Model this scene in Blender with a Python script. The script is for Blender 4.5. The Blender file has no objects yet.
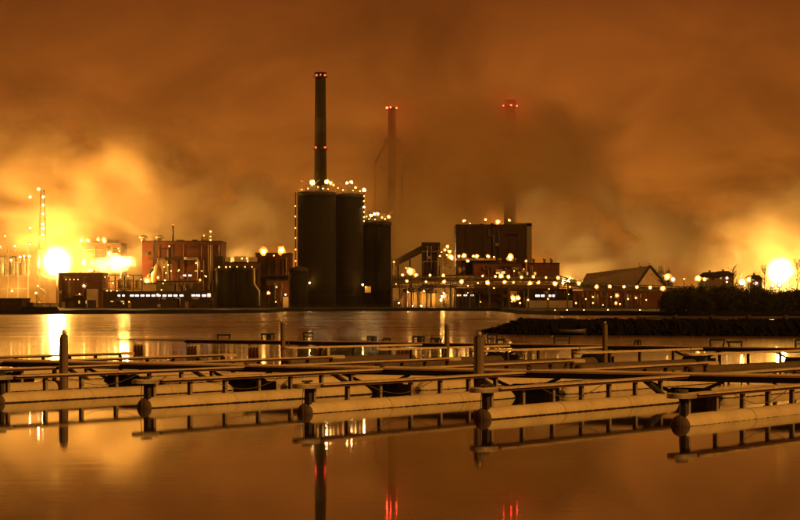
import bpy, math, random
from mathutils import Vector, Matrix, noise
random.seed(7)
sc = bpy.context.scene
# ------------------------------------------------------------------ camera, sky, sun, exposure
FPX, HOR, CAMH = 2200.0, 301.0, 3.5          # focal length in photo pixels, horizon row, eye height above the water
cam_d = bpy.data.cameras.new('camera'); cam = bpy.data.objects.new('camera', cam_d)
sc.collection.objects.link(cam); sc.camera = cam
cam.location = (0, 0, CAMH); cam.rotation_euler = (math.radians(90), 0, 0)
cam_d.sensor_width = 36; cam_d.lens = FPX/800*36; cam_d.shift_y = (HOR-260)/800
cam_d.clip_start = 0.5; cam_d.clip_end = 8000

w = bpy.data.worlds.new('World'); sc.world = w; w.use_nodes = True
nt = w.node_tree; N = nt.nodes; L = nt.links; N.clear()
def nd(tree, t, **kw):
    n = tree.nodes.new(t)
    for k, v in kw.items(): setattr(n, k, v)
    return n
def mth(tree, op, a, b=None, c=None, clamp=False):
    n = tree.nodes.new('ShaderNodeMath'); n.operation = op; n.use_clamp = clamp
    for i, x in enumerate((a, b, c)):
        if x is None: continue
        if isinstance(x, (int, float)): n.inputs[i].default_value = x
        else: tree.links.new(x, n.inputs[i])
    return n.outputs[0]
def ramp(tree, fac, stops, interp='EASE'):
    r = tree.nodes.new('ShaderNodeValToRGB'); r.color_ramp.interpolation = interp
    e = r.color_ramp.elements
    while len(e) < len(stops): e.new(0.5)
    for el, (p, c) in zip(e, stops):
        el.position = p; el.color = (*c, 1) if len(c) == 3 else c
    tree.links.new(fac, r.inputs[0]); return r.outputs[0]
def noisetex(tree, vec, scale, detail=4, rough=.55, dist=0):
    n = tree.nodes.new('ShaderNodeTexNoise'); n.inputs['Scale'].default_value = scale
    n.inputs['Detail'].default_value = detail; n.inputs['Roughness'].default_value = rough
    n.inputs['Distortion'].default_value = dist
    if vec is not None: tree.links.new(vec, n.inputs['Vector'])
    return n.outputs['Fac']
def mapping(tree, vec, loc=(0,0,0), rot=(0,0,0), scale=(1,1,1)):
    m = tree.nodes.new('ShaderNodeMapping')
    m.inputs['Location'].default_value = loc; m.inputs['Rotation'].default_value = rot; m.inputs['Scale'].default_value = scale
    tree.links.new(vec, m.inputs['Vector']); return m.outputs[0]
tc = nd(nt, 'ShaderNodeTexCoord'); gen = tc.outputs['Generated']
sep = nd(nt, 'ShaderNodeSeparateXYZ'); L.new(gen, sep.inputs[0])
elev = mth(nt, 'ABSOLUTE', sep.outputs['Z'])
# low cloud lit from below by the sodium lamps of the town: brightest near the horizon, dimmer higher up
base = ramp(nt, elev, [(0, (.50,.150,.014)), (.05, (.40,.112,.011)), (.09, (.27,.068,.0075)), (.14, (.165,.038,.0048)), (.45, (.09,.02,.003)), (1, (.06,.015,.003))], 'LINEAR')
v1 = mapping(nt, gen, rot=(0, math.radians(-24), 0), scale=(1.0, 1.0, 1.9))
c1 = noisetex(nt, v1, 11, 7, .56, .6)
c2 = noisetex(nt, mapping(nt, gen, loc=(3.1,1.2,.4), scale=(1, 1, 1.5)), 5.0, 5, .5, .3)
cl = mth(nt, 'ADD', mth(nt, 'MULTIPLY', c1, .75), mth(nt, 'MULTIPLY', c2, .9))
cl = mth(nt, 'SUBTRACT', cl, .82)
amp = nd(nt, 'ShaderNodeMapRange'); L.new(elev, amp.inputs[0])
amp.inputs[1].default_value = 0; amp.inputs[2].default_value = .16; amp.inputs[3].default_value = 3.6; amp.inputs[4].default_value = .9
k = mth(nt, 'MAXIMUM', mth(nt, 'MULTIPLY_ADD', cl, amp.outputs[0], 1.0), .35)
bgc = nd(nt, 'ShaderNodeVectorMath', operation='SCALE'); L.new(base, bgc.inputs[0]); L.new(k, bgc.inputs['Scale'])
bg = nd(nt, 'ShaderNodeBackground'); L.new(bgc.outputs[0], bg.inputs[0]); bg.inputs[1].default_value = 1.0
# faint night-time Nishita sky behind the cloud
sky = nd(nt, 'ShaderNodeTexSky', sky_type='NISHITA', sun_disc=False)
sky.sun_elevation = math.radians(-6); sky.sun_rotation = math.radians(120)
bg2 = nd(nt, 'ShaderNodeBackground'); L.new(sky.outputs[0], bg2.inputs[0]); bg2.inputs[1].default_value = .02
add = nd(nt, 'ShaderNodeAddShader'); L.new(bg.outputs[0], add.inputs[0]); L.new(bg2.outputs[0], add.inputs[1])
wo = nd(nt, 'ShaderNodeOutputWorld'); L.new(add.outputs[0], wo.inputs[0])

sun_d = bpy.data.lights.new('sun', 'SUN'); sun_d.energy = 2.3; sun_d.angle = math.radians(4); sun_d.color = (1, .48, .095)
sun = bpy.data.objects.new('sun', sun_d); sc.collection.objects.link(sun)
SUNDIR = Vector((0.74, -0.58, 0.56)).normalized()           # towards the lights of the town, behind the camera on the right
sun.rotation_euler = SUNDIR.to_track_quat('Z', 'Y').to_euler(); sun.location = (60, -60, 40)

vs = sc.view_settings; vs.view_transform = 'Standard'; vs.look = 'None'; vs.exposure = 0; vs.gamma = 1
cy = sc.cycles
cy.use_denoising = True
cy.max_bounces = 14; cy.diffuse_bounces = 2; cy.glossy_bounces = 3; cy.transmission_bounces = 2; cy.volume_bounces = 12; cy.transparent_max_bounces = 6
cy.sample_clamp_indirect = 8; cy.sample_clamp_direct = 0; cy.use_light_tree = True
cy.volume_step_rate = 1.0; cy.volume_max_steps = 48
cy.caustics_reflective = False; cy.caustics_refractive = False

# ------------------------------------------------------------------ helpers
def at(px, py, D): return Vector(((px-400)/FPX*D, D, CAMH-(py-HOR)/FPX*D))
def X(px, D): return (px-400)/FPX*D
def Z(py, D): return CAMH-(py-HOR)/FPX*D
def S(n, D): return n/FPX*D
class MB:
    def __init__(s): s.v=[]; s.f=[]; s.m=[]; s.sm=[]
    def face(s, idx, mi=0, smooth=False): s.f.append(idx); s.m.append(mi); s.sm.append(smooth)
    def box(s, a, b, mi=0):
        x0,y0,z0=[min(p,q) for p,q in zip(a,b)]; x1,y1,z1=[max(p,q) for p,q in zip(a,b)]
        o=len(s.v); s.v += [(x0,y0,z0),(x1,y0,z0),(x1,y1,z0),(x0,y1,z0),(x0,y0,z1),(x1,y0,z1),(x1,y1,z1),(x0,y1,z1)]
        for q in ((0,3,2,1),(4,5,6,7),(0,1,5,4),(1,2,6,5),(2,3,7,6),(3,0,4,7)): s.face([o+i for i in q], mi)
        return s
    def prism(s, poly, y0, y1, mi=0):      # outline in x,z pushed along y
        o=len(s.v); n=len(poly); s.v += [(x,y0,z) for x,z in poly]+[(x,y1,z) for x,z in poly]
        s.face([o+i for i in range(n)], mi); s.face([o+n+i for i in reversed(range(n))], mi)
        for i in range(n): j=(i+1)%n; s.face([o+i,o+n+i,o+n+j,o+j], mi)
        return s
    def slab(s, poly, z0, z1, mi=0):       # outline in x,y raised along z
        o=len(s.v); n=len(poly); s.v += [(x,y,z0) for x,y in poly]+[(x,y,z1) for x,y in poly]
        s.face([o+i for i in reversed(range(n))], mi); s.face([o+n+i for i in range(n)], mi)
        for i in range(n): j=(i+1)%n; s.face([o+i,o+j,o+n+j,o+n+i], mi)
        return s
    def lathe(s, prof, c=(0,0,0), n=24, axis='Z', mi=0, smooth=True, caps=True):   # prof: (radius, along)
        o=len(s.v)
        for r,t in prof:
            for i in range(n):
                a=2*math.pi*i/n; u,v=r*math.cos(a), r*math.sin(a)
                p=(u,v,t) if axis=='Z' else ((t,u,v) if axis=='X' else (u,t,v))
                s.v.append((c[0]+p[0],c[1]+p[1],c[2]+p[2]))
        for k in range(len(prof)-1):
            for i in range(n):
                j=(i+1)%n; s.face([o+k*n+i,o+k*n+j,o+(k+1)*n+j,o+(k+1)*n+i], mi, smooth)
        if caps:
            s.face([o+i for i in reversed(range(n))], mi); e=o+(len(prof)-1)*n; s.face([e+i for i in range(n)], mi)
        return s
    def tube(s, pts, r, n=6, mi=0, smooth=True, r1=None):
        pts=[Vector(p) for p in pts]; o=len(s.v); m=len(pts)
        for k,p in enumerate(pts):
            d=(pts[min(k+1,m-1)]-pts[max(k-1,0)]).normalized()
            up=Vector((0,0,1)) if abs(d.z)<.95 else Vector((1,0,0))
            a=d.cross(up).normalized(); b=a.cross(d).normalized()
            rr=r if r1 is None else r+(r1-r)*k/(m-1)
            for i in range(n):
                t=2*math.pi*(i+.5)/n; q=p+a*math.cos(t)*rr+b*math.sin(t)*rr; s.v.append(tuple(q))
        for k in range(m-1):
            for i in range(n):
                j=(i+1)%n; s.face([o+k*n+i,o+k*n+j,o+(k+1)*n+j,o+(k+1)*n+i], mi, smooth and n>4)
        s.face([o+i for i in reversed(range(n))], mi); s.face([o+(m-1)*n+i for i in range(n)], mi)
        return s
    def ball(s, c, r, mi=0, n=8, k=5, sq=1):
        prof=[(max(.02*r, r*math.sin(math.pi*i/k)), -r*sq*math.cos(math.pi*i/k)) for i in range(k+1)]
        return s.lathe(prof, c, n, 'Z', mi)
    def mesh(s, name, mats, org=(0,0,0)):
        me=bpy.data.meshes.new(name); ox,oy,oz=org
        me.from_pydata([(x-ox,y-oy,z-oz) for x,y,z in s.v],[],s.f)
        for m in (mats if isinstance(mats,(list,tuple)) else [mats]): me.materials.append(m)
        me.polygons.foreach_set('material_index', s.m); me.polygons.foreach_set('use_smooth', s.sm)
        me.update(); return me
    def build(s, name, mats, parent=None, org=None, loc=None):
        if org is None: org = parent_world(parent) if parent is not None else (0,0,0)
        me=s.mesh(name, mats, org); o=bpy.data.objects.new(name, me); sc.collection.objects.link(o)
        if parent is not None: o.parent=parent
        else: o.location=org
        if loc is not None: o.location=loc
        return o
def parent_world(o):
    v=Vector((0,0,0))
    while o is not None:
        if o.name in LOCAL: return (0,0,0)
        v+=Vector(o.location); o=o.parent
    return v
LOCAL=set()
def thing(name, label, cat, loc, group=None, rz=0, local=False):
    o=bpy.data.objects.new(name, None)
    if local: LOCAL.add(o.name)
    sc.collection.objects.link(o); o.location=loc; o.rotation_euler.z=rz
    o['label']=label; o['category']=cat
    if group: o['group']=group
    return o
def tag(o, label=None, cat=None, group=None, kind=None):
    if label: o['label']=label
    if cat: o['category']=cat
    if group: o['group']=group
    if kind: o['kind']=kind
    return o
def copy_tree(o, parent=None, keep=lambda c: True):
    c=o.copy(); sc.collection.objects.link(c)
    if parent is not None: c.parent=parent
    for ch in list(o.children):
        if keep(ch): copy_tree(ch, c, keep)
    return c
def rot(loc): pass

# ------------------------------------------------------------------ materials
def mat(name, col, rough=.7, var=.35, scale=.4, metal=0, bump=0, streak=False, col2=None):
    m=bpy.data.materials.new(name); m.use_nodes=True; t=m.node_tree; b=t.nodes['Principled BSDF']
    b.inputs['Roughness'].default_value=rough; b.inputs['Metallic'].default_value=metal
    c=nd(t,'ShaderNodeTexCoord').outputs['Object']
    v=mapping(t,c,scale=(1,1,.12) if streak else (1,1,1))
    f=noisetex(t,v,scale,6,.62,.2)
    f2=noisetex(t,c,scale*7,3,.6)
    f=mth(t,'MULTIPLY_ADD',f2,.35,mth(t,'MULTIPLY',f,.75))
    d=col2 or tuple(x*(1-var) for x in col); u=tuple(min(1,x*(1+var*.6)) for x in col)
    t.links.new(ramp(t,f,[(.36,d),(.66,u)],'LINEAR'), b.inputs['Base Color'])
    if bump:
        bn=nd(t,'ShaderNodeBump'); bn.inputs['Strength'].default_value=bump; bn.inputs['Distance'].default_value=.02
        t.links.new(f2,bn.inputs['Height']); t.links.new(bn.outputs[0],b.inputs['Normal'])
    return m
def corrugated(name, col, period=1.0, rough=.6):
    m=mat(name,col,rough,.35,.12,streak=True); t=m.node_tree; b=t.nodes['Principled BSDF']
    wv=nd(t,'ShaderNodeTexWave'); wv.bands_direction='X'; wv.inputs['Scale'].default_value=period
    t.links.new(nd(t,'ShaderNodeTexCoord').outputs['Object'],wv.inputs['Vector'])
    bn=nd(t,'ShaderNodeBump'); bn.inputs['Strength'].default_value=.5; bn.inputs['Distance'].default_value=.06
    t.links.new(wv.outputs['Fac'],bn.inputs['Height']); t.links.new(bn.outputs[0],b.inputs['Normal']); return m
def emit(name, col, s):
    m=bpy.data.materials.new(name); m.use_nodes=True; t=m.node_tree; t.nodes.clear()
    e=nd(t,'ShaderNodeEmission'); e.inputs[0].default_value=(*col,1); e.inputs[1].default_value=s
    o=nd(t,'ShaderNodeOutputMaterial'); t.links.new(e.outputs[0],o.inputs[0]); return m
M={}
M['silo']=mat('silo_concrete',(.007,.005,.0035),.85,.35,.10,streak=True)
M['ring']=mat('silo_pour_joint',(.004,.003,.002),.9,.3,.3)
M['stack']=mat('stack_brick',(.020,.014,.009),.85,.3,.2,streak=True)
M['stackpale']=mat('stack_pale_band',(.034,.025,.016),.85,.3,.2,streak=True)
M['brick']=mat('red_brick',(.105,.034,.017),.85,.3,.3)
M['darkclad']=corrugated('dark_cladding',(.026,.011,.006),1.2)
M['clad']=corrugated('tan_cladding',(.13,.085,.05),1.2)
M['pale']=mat('pale_render',(.42,.30,.18),.8,.25,.3)
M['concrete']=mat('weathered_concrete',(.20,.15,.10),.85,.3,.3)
M['roof']=mat('dark_roofing',(.03,.022,.018),.8,.3,.4)
M['steel']=mat('dark_steel',(.045,.035,.028),.5,.3,1.5,metal=.2)
M['galv']=mat('galvanised_steel',(.38,.31,.22),.45,.25,2,metal=.35)
M['tank']=mat('tank_paint',(.45,.30,.16),.5,.2,.3,streak=True)
M['rust']=mat('rusty_pipework',(.22,.09,.04),.7,.35,.7)
M['soil']=mat('dark_ground',(.022,.016,.011),.95,.4,.05)
M['quay']=mat('quay_wall',(.03,.022,.016),.9,.4,.3)
M['rock']=mat('wet_dark_rock',(.005,.004,.003),.95,.4,.6,bump=.5)
M['leaf']=mat('dark_foliage',(.012,.013,.006),.9,.5,.8)
M['bark']=mat('bark',(.04,.028,.018),.9,.3,2)
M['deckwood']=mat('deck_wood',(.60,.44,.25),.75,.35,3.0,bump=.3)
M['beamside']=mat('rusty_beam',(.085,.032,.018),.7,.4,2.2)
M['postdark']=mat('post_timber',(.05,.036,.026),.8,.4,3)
M['black']=mat('black_plastic',(.010,.009,.008),.55,.3,2)
M['barrel']=mat('weathered_barrel',(.55,.42,.26),.6,.35,2)
M['pilewood']=mat('pile_timber',(.17,.115,.065),.85,.4,3,streak=True)
M['rope']=mat('rope_fibre',(.10,.075,.045),.9,.2,8)
M['hull']=mat('boat_paint',(.07,.055,.035),.5,.25,2)
M['redpaint']=mat('dull_red_paint',(.12,.02,.012),.5,.25,2)
M['sod']=emit('sodium_lamp',(1,.48,.10),34)
M['sods']=emit('sodium_lamp_small',(1,.46,.10),13)
M['mh']=emit('white_lamp',(1,.72,.58),12)
M['big']=emit('flood_lamp',(1,.48,.08),11000)
M['roofl']=emit('silo_roof_lamp',(1,.60,.22),150)
M['yard']=emit('yard_lamp',(1,.50,.09),700)
M['halo_dish']=mat('lamp_halo_disc',(.34,.20,.08),.6,.2,2)  # orange disc colour for the halos added round the bulbs
M['flood']=emit('plume_flood_lamp',(1,.50,.10),650)
M['red']=emit('red_beacon',(1,.03,.015),30)
M['redf']=emit('fog_red_beacon',(1,.03,.015),160)
M['dim']=emit('dim_lamp',(1,.45,.09),12)
M['winw']=emit('cool_lit_window',(1,.86,.80),1.7)
M['wino']=emit('warm_lit_window',(1,.56,.16),1.5)
M['winy']=emit('yellow_lit_window',(1,.50,.08),1.0)
M['glass']=mat('dark_window',(.02,.015,.012),.15,.2,1)
for q_ in ('silo','stack','stackpale','darkclad','roof','brick'): M[q_].node_tree.nodes['Principled BSDF'].inputs['Specular IOR Level'].default_value=.12
M['rock'].node_tree.nodes['Principled BSDF'].inputs['Specular IOR Level'].default_value=.1
M['soil'].node_tree.nodes['Principled BSDF'].inputs['Specular IOR Level'].default_value=.2
# painted steel pontoon pipe with a weed line at the water
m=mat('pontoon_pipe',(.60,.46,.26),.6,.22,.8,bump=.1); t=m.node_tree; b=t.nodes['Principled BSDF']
old=b.inputs['Base Color'].links[0].from_socket
oc=nd(t,'ShaderNodeTexCoord').outputs['Object']; sp=nd(t,'ShaderNodeSeparateXYZ'); t.links.new(oc,sp.inputs[0])
nz=noisetex(t,mapping(t,oc,scale=(1,.3,.1)),7,6,.85)
thr=mth(t,'MULTIPLY_ADD',nz,.09,-.024)
fac=mth(t,'LESS_THAN',sp.outputs['Z'],thr)
mx=nd(t,'ShaderNodeMix',data_type='RGBA'); t.links.new(fac,mx.inputs[0]); t.links.new(old,mx.inputs[6]); mx.inputs[7].default_value=(.028,.012,.008,1)
t.links.new(mx.outputs[2],b.inputs['Base Color']); M['pipe']=m
m=mat('pipe_end_cap',(.10,.062,.033),.8,.4,3); M['cap']=m
# bay water, long-exposure calm close by and wind-ruffled further out
m=bpy.data.materials.new('bay_water'); m.use_nodes=True; t=m.node_tree; b=t.nodes['Principled BSDF']
b.inputs['Base Color'].default_value=(.022,.011,.005,1); b.inputs['IOR'].default_value=1.33
g=nd(t,'ShaderNodeNewGeometry').outputs['Position']; sp=nd(t,'ShaderNodeSeparateXYZ'); t.links.new(g,sp.inputs[0])
mr=nd(t,'ShaderNodeMapRange'); t.links.new(sp.outputs['Y'],mr.inputs[0])
mr.interpolation_type='SMOOTHSTEP'; mr.inputs[1].default_value=85; mr.inputs[2].default_value=300; mr.inputs[3].default_value=.032; mr.inputs[4].default_value=.235
n1=noisetex(t,mapping(t,g,scale=(.02,.11,1)),1,5,.65,.4)
n1=mth(t,'MULTIPLY_ADD',n1,1.6,.2)
t.links.new(mth(t,'MULTIPLY',mr.outputs[0],n1),b.inputs['Roughness'])
n2=noisetex(t,mapping(t,g,scale=(.35,.9,1)),1,4,.6)
bn=nd(t,'ShaderNodeBump'); bn.inputs['Strength'].default_value=.12; bn.inputs['Distance'].default_value=.012
t.links.new(n2,bn.inputs['Height']); t.links.new(bn.outputs[0],b.inputs['Normal'])
M['water']=m

# ------------------------------------------------------------------ water and land
tag(MB().slab([(-2400,-150),(2400,-150),(2400,2950),(-2400,2950)],-.6,0).build('bay_water',M['water']),kind='structure')
shore=[(-2400,560),(-150,575),(X(60,590),590),(X(200,615),615),(X(268,650),650),(X(285,745),745),(X(330,770),770),(X(470,775),775),(X(500,770),770),(X(520,600),600),(X(560,545),545),(X(700,520),520),(X(860,505),505),(2400,480)]
pts=[]
for (a,b2) in zip(shore[:-1],shore[1:]):
    n=max(1,min(30,int(math.dist(a,b2)/6)))
    for i in range(n):
        f=i/n; pts.append((a[0]+(b2[0]-a[0])*f, a[1]+(b2[1]-a[1])*f+random.uniform(-1.2,1.2)))
pts.append(shore[-1])
gm=MB(); n=len(pts)
rows=[(0,-.4),(.8,.35),(2.4,1.0),(5,.95)]
for dy,z in rows:
    for x,y in pts: gm.v.append((x,y+dy+(random.uniform(-.4,.4) if 0<dy<5 else 0),z+(random.uniform(-.15,.2) if 0<dy<5 else 0)))
for x,y in pts: gm.v.append((x,2940,.95))
for r in range(4):
    for i in range(n-1): gm.face([r*n+i,r*n+i+1,(r+1)*n+i+1,(r+1)*n+i],1 if r<2 else 0)
tag(gm.build('ground',[M['soil'],M['rock']]),kind='structure')
# dark rock breakwater in the middle distance on the right
def mound(name,path,hw,h,seed,matr,label=None):
    random.seed(seed); mb=MB(); cs=[(-1,-.5),(-.8,.1),(-.5,.6),(-.2,.95),(.2,1),(.6,.7),(1,-.5)]; n=len(cs)
    m_=len(path)
    for k,(x,y,s) in enumerate(path):
        for (u,v) in cs:
            j=1+.14*random.uniform(-1,1)
            mb.v.append((x+random.uniform(-.4,.4), y+u*hw*max(.25,s)*j, v*h*s*(1+.22*noise.noise((x*.5,u*2,v*3))) if v>0 else -.5))
    for k in range(m_-1):
        for i in range(n-1): mb.face([k*n+i,(k+1)*n+i,(k+1)*n+i+1,k*n+i+1])
    return mb.build(name,matr)
path=[]
for i in range(400):
    px=484+i*1.05; D=236-i*.03; s=min(1,.12+i/40)
    path.append((X(px,D),D,s))
tag(mound('breakwater',path,7,1.55,3,M['rock']),kind='structure')
random.seed(8); mb=MB()
for i in range(520):
    k_=random.choice(path); x,y,s_=k_; u=random.uniform(-.95,.1); h_=max(.05,1-abs(u)*1.05)*1.5*s_; rr=random.uniform(.18,.5)
    n0=len(mb.v); mb.ball((x+random.uniform(-1,1),y+u*7*max(.25,s_),h_-.05),rr,0,6,3,.6)
    for q in range(n0,len(mb.v)): v=mb.v[q]; mb.v[q]=(v[0]+random.uniform(-.1,.1),v[1]+random.uniform(-.1,.1),v[2]+random.uniform(-.08,.08))
o=mb.build('loose_rocks',M['rock']); tag(o,kind='stuff'); o['label']='black loose rocks heaped along the breakwater'; o['category']='rocks'
mb=MB(); a=at(640,318,238); mb.box((a.x,240,1.50),(a.x+80,242.2,1.78))
for i in range(20): mb.box((a.x+i*4,239.8,1.3),(a.x+i*4+.3,240.0,2.0))
tag(mb.build('breakwater_kerb',mat('kerb_concrete',(.05,.038,.026),.9)),kind='structure')

# ------------------------------------------------------------------ floating docks
U=Vector((.538,.843,0)); V=Vector((.843,-.538,0)); ANG=math.atan2(U.y,U.x); AV=math.atan2(V.y,V.x)
def finger_proto(Ln=13.6, detail=True, posts=7, capend=True):
    r=thing('finger_dock','x','dock',(0,0,0))
    mb=MB().lathe([(.28,-.02),(.325,.03),(.335,.1)]+[(.335,1+i) for i in range(int(Ln)-1)]+[(.33,Ln-.45),(.14,Ln)],(0,0,0),28,'X')
    o=mb.build('float_pipe',M['pipe'],r)
    MB().lathe([(.02,-.15),(.15,-.135),(.24,-.09),(.295,-.03),(.30,.0)],(0,0,0),24,'X').build('end_cap',M['cap'],r)
    for i in (1,2): MB().lathe([(.348,-.04),(.350,0),(.348,.04)],(Ln*i/3+.2*i,0,0),24,'X',caps=False).build('pipe_band',M['pipe'],o)
    for i in range(posts):
        x=.45+i*1.92
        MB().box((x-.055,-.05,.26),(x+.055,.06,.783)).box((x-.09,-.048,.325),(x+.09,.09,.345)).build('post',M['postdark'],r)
        MB().box((x-.06,-.075,.26),(x+.06,-.052,.783)).build('post_lit_side',M['galv'],r)  # pale strip paints the post's lit side, dark box its shaded face
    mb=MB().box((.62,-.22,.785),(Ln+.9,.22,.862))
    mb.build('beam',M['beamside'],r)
    # plank decking on the beam, boards butted end to end
    for i in range(5):
        a=.60+i*(Ln+.32)/5; MB().box((a,-.29+.008*(i%2),.865),(a+(Ln+.32)/5-.02,.29,.905+.004*((i*7)%3))).build('deck_board',M['deckwood'],r)
    pts=[]
    for i in range(36):
        t=2*math.pi*i/36; c,s_=math.cos(t),math.sin(t)
        pts.append((.08+(.55 if c<0 else .5)*c, .40*s_))
    MB().slab(pts,.79,.90).build('end_plate',M['galv'] if detail else M['deckwood'],r)
    MB().slab([(x*.93+.005,y*.93) for x,y in pts],.903,.925).build('plate_lip',M['deckwood'],r)
    if detail:
        MB().box((-.02,-.16,.1),(.14,.02,.788)).build('end_post',M['postdark'],r)
        cl=MB().box((.0,-.05,.926),(.22,.05,.96)); cl.tube([(-.16,0,1.0),(.38,0,1.0)],.03); cl.box((.05,-.025,.96),(.17,.025,1.0)); cl.build('cleat',M['steel'],r)
        for j in (-1,1): MB().tube([(Ln-2.4,.08*j,.82),(Ln-.9,.08*j,.22)],.055,5).build('brace',M['postdark'],r)
        # rope from the end plate to the first post under water
        pts=[(.0-.25,-.1,.80),(-.30,-.1,.4),(-.26,-.1,.02),(-.2,-.08,-.2)]; MB().tube(pts,.014,5).build('rope',M['rope'],r)
        a=[(Ln*.25+i*.5, -.19, .78-.34*math.sin(math.pi*i/8)) for i in range(9)]
        MB().tube(a,.012,4).build('cable',M['rope'],r)
    return r
FS=Vector((2.45,65,0)); STEP=Vector((5.40,-3.45,0)); TW=14.7
near=finger_proto(13.2,True,7)
near_lab={4:'nearest floating finger dock on the right with a rounded end plate',3:'floating finger dock whose end plate stands before the thick timber pile in the centre',
 2:'floating finger dock just left of centre, its pipe end above the lamp reflections',1:'floating finger dock whose pipe end shows at the left, right of the single pile reflection',
 0:'leftmost near dock pipe running out of the frame at the left edge',-1:'farther beam on posts crossing the left edge just behind the leftmost near pipe',
 -2:'farthest of the dock beams on posts entering at the left edge before the walkway'}
first=True
for k in (4,3,2,1,0,-1,-2):
    o=near if first else copy_tree(near); first=False
    o.location=FS+STEP*(k-3); o.location.z=random.uniform(-.012,.014); o.rotation_euler=(random.uniform(-.012,.012),random.uniform(-.0012,.0012),ANG+random.uniform(-.012,.012)); o['label']=near_lab[k]; o['group']='finger docks on the near side of the main walkway'
# coiled rope and clutter on the nearest end plate
p=FS+STEP
mb=MB()
for q in range(3):
    mb.tube([(p.x+.05+.17*math.cos(a*.5),p.y+.12+.17*math.sin(a*.5),.94+q*.03) for a in range(14)],.018,5)
tag(mb.build('rope_coil',M['rope'],org=(p.x,p.y,.93)),'small coil of mooring rope on the end plate of the nearest dock','rope')
farp=finger_proto(13.2,False,5)
far_lab={4:'far side finger dock seen above the nearest dock at the right edge',3:'far side finger dock ending near the right, behind the round black tub floats',2:'far side finger dock ending right of centre behind the thick pile',1:'far side finger dock ending just left of the thick timber pile',
 0:'far side finger dock ending below the small distant pile left of centre',-1:'far side finger dock ending right of the bright lamp reflections on the left',-2:'far side finger dock ending beside the left pile',-3:'farthest left finger dock leaving the frame behind the left pile'}
first=True
for k in (3,2,1,0,-1,-2,-3,4):
    o=farp if first else copy_tree(farp); first=False
    o.location=FS+STEP*(k-3)+U*(TW*2+.6); o.rotation_euler.z=ANG+math.pi; o['label']=far_lab[k]; o['group']='finger docks on the far side of the main walkway'

def walkway(center, lab, kmin, kmax, step, wdt, light_from, dmat, floats):
    """center = point on the walkway under finger 0, runs along V"""
    r=thing('floating_walkway',lab,'walkway',center,rz=AV,local=True)
    ln=step.length; x0=kmin*ln; x1=kmax*ln; n=int((x1-x0)/3.2)
    for i in range(n):
        a=x0+(x1-x0)*i/n; b_=x0+(x1-x0)*(i+1)/n
        MB().box((a+.012,-wdt,.90),(b_-.012,wdt,.955+.006*((i*5)%3))).build('deck_board',M['deckwood'],r)
    for s_ in (-1,1):
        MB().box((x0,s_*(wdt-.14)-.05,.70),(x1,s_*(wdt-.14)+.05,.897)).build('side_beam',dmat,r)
    for k,kind in floats:
        cx=k*ln
        if kind=='dark':
            mb=MB().box((cx-.72,-.55,-.2),(cx+.72,.55,.30)); mb.lathe([(.36,-.78),(.42,-.7),(.42,.7),(.36,.78)],(cx,-.35,.04),16,'X')
            mb.build('float_tub',M['black'],r)
            for s_ in (-1,1):
                MB().tube([(cx+s_*1.5,-wdt+.12,.72),(cx+s_*.45,-wdt+.2,.30)],.075,4,smooth=False).build('strut',M['black'],r)
        else:
            for j in range(4):
                MB().lathe([(.09,-.2),(.12,-.17),(.12,.55),(.09,.59)],(cx-.40+j*.27,-.66,0),12,'Z').build('float_barrel',M['barrel'],r)
            MB().tube([(cx-.9,-.3,.75),(cx-.5,-.3,.45)],.03,4).build('strut',M['postdark'],r)
    return r
C1=FS-STEP*3+U*TW
walkway(C1,'long main walkway crossing the marina behind the near finger docks',-6,8,STEP,1.0,None,M['black'],[(k,'dark') for k in range(-5,8)])
# small lamps-out pedestal clutter on the walkway joints
for k,px in ((4,0),(2,0),(0,0),(1,0)):
    p=C1+STEP*k-U*.45
    mb=MB()
    for q in range(9):
        a=random.uniform(0,6.28); rr=random.uniform(.02,.28)
        mb.tube([(p.x,p.y,.96),(p.x+rr*math.cos(a),p.y+rr*math.sin(a),.98+random.uniform(.02,.2))],.012,4)
    mb.ball((p.x,p.y,.99),.09)
    lab={4:'tangle of rope and cleats on the main walkway above the nearest dock',2:'tangle of rope and cleats on the walkway right of the thick pile',0:'tangle of rope and cleats on the walkway left of centre',1:'tangle of rope and cleats on the walkway in the centre'}[k]
    tag(mb.build('rope_tangle',M['rope'],org=(p.x,p.y,.95)),lab,'rope',group='rope tangles on the main walkway')
# second, farther walkway
C2=Vector((11.2,127.2,0)); ST2=Vector((5.05,-3.85,0)); 
AV2=math.atan2(ST2.y,ST2.x)
w2=walkway(C2,'far walkway on barrels and black tubs crossing the marina in the distance',-5,5,ST2,.5,None,M['black'],[(-5.62,'l'),(-4.85,'l'),(-4.0,'l'),(-3.1,'l'),(-2.1,'l'),(-1,'dark'),(0.05,'dark'),(1.1,'dark'),(2.1,'dark'),(3.1,'dark'),(4.1,'dark')])
w2.rotation_euler.z=AV2
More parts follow.
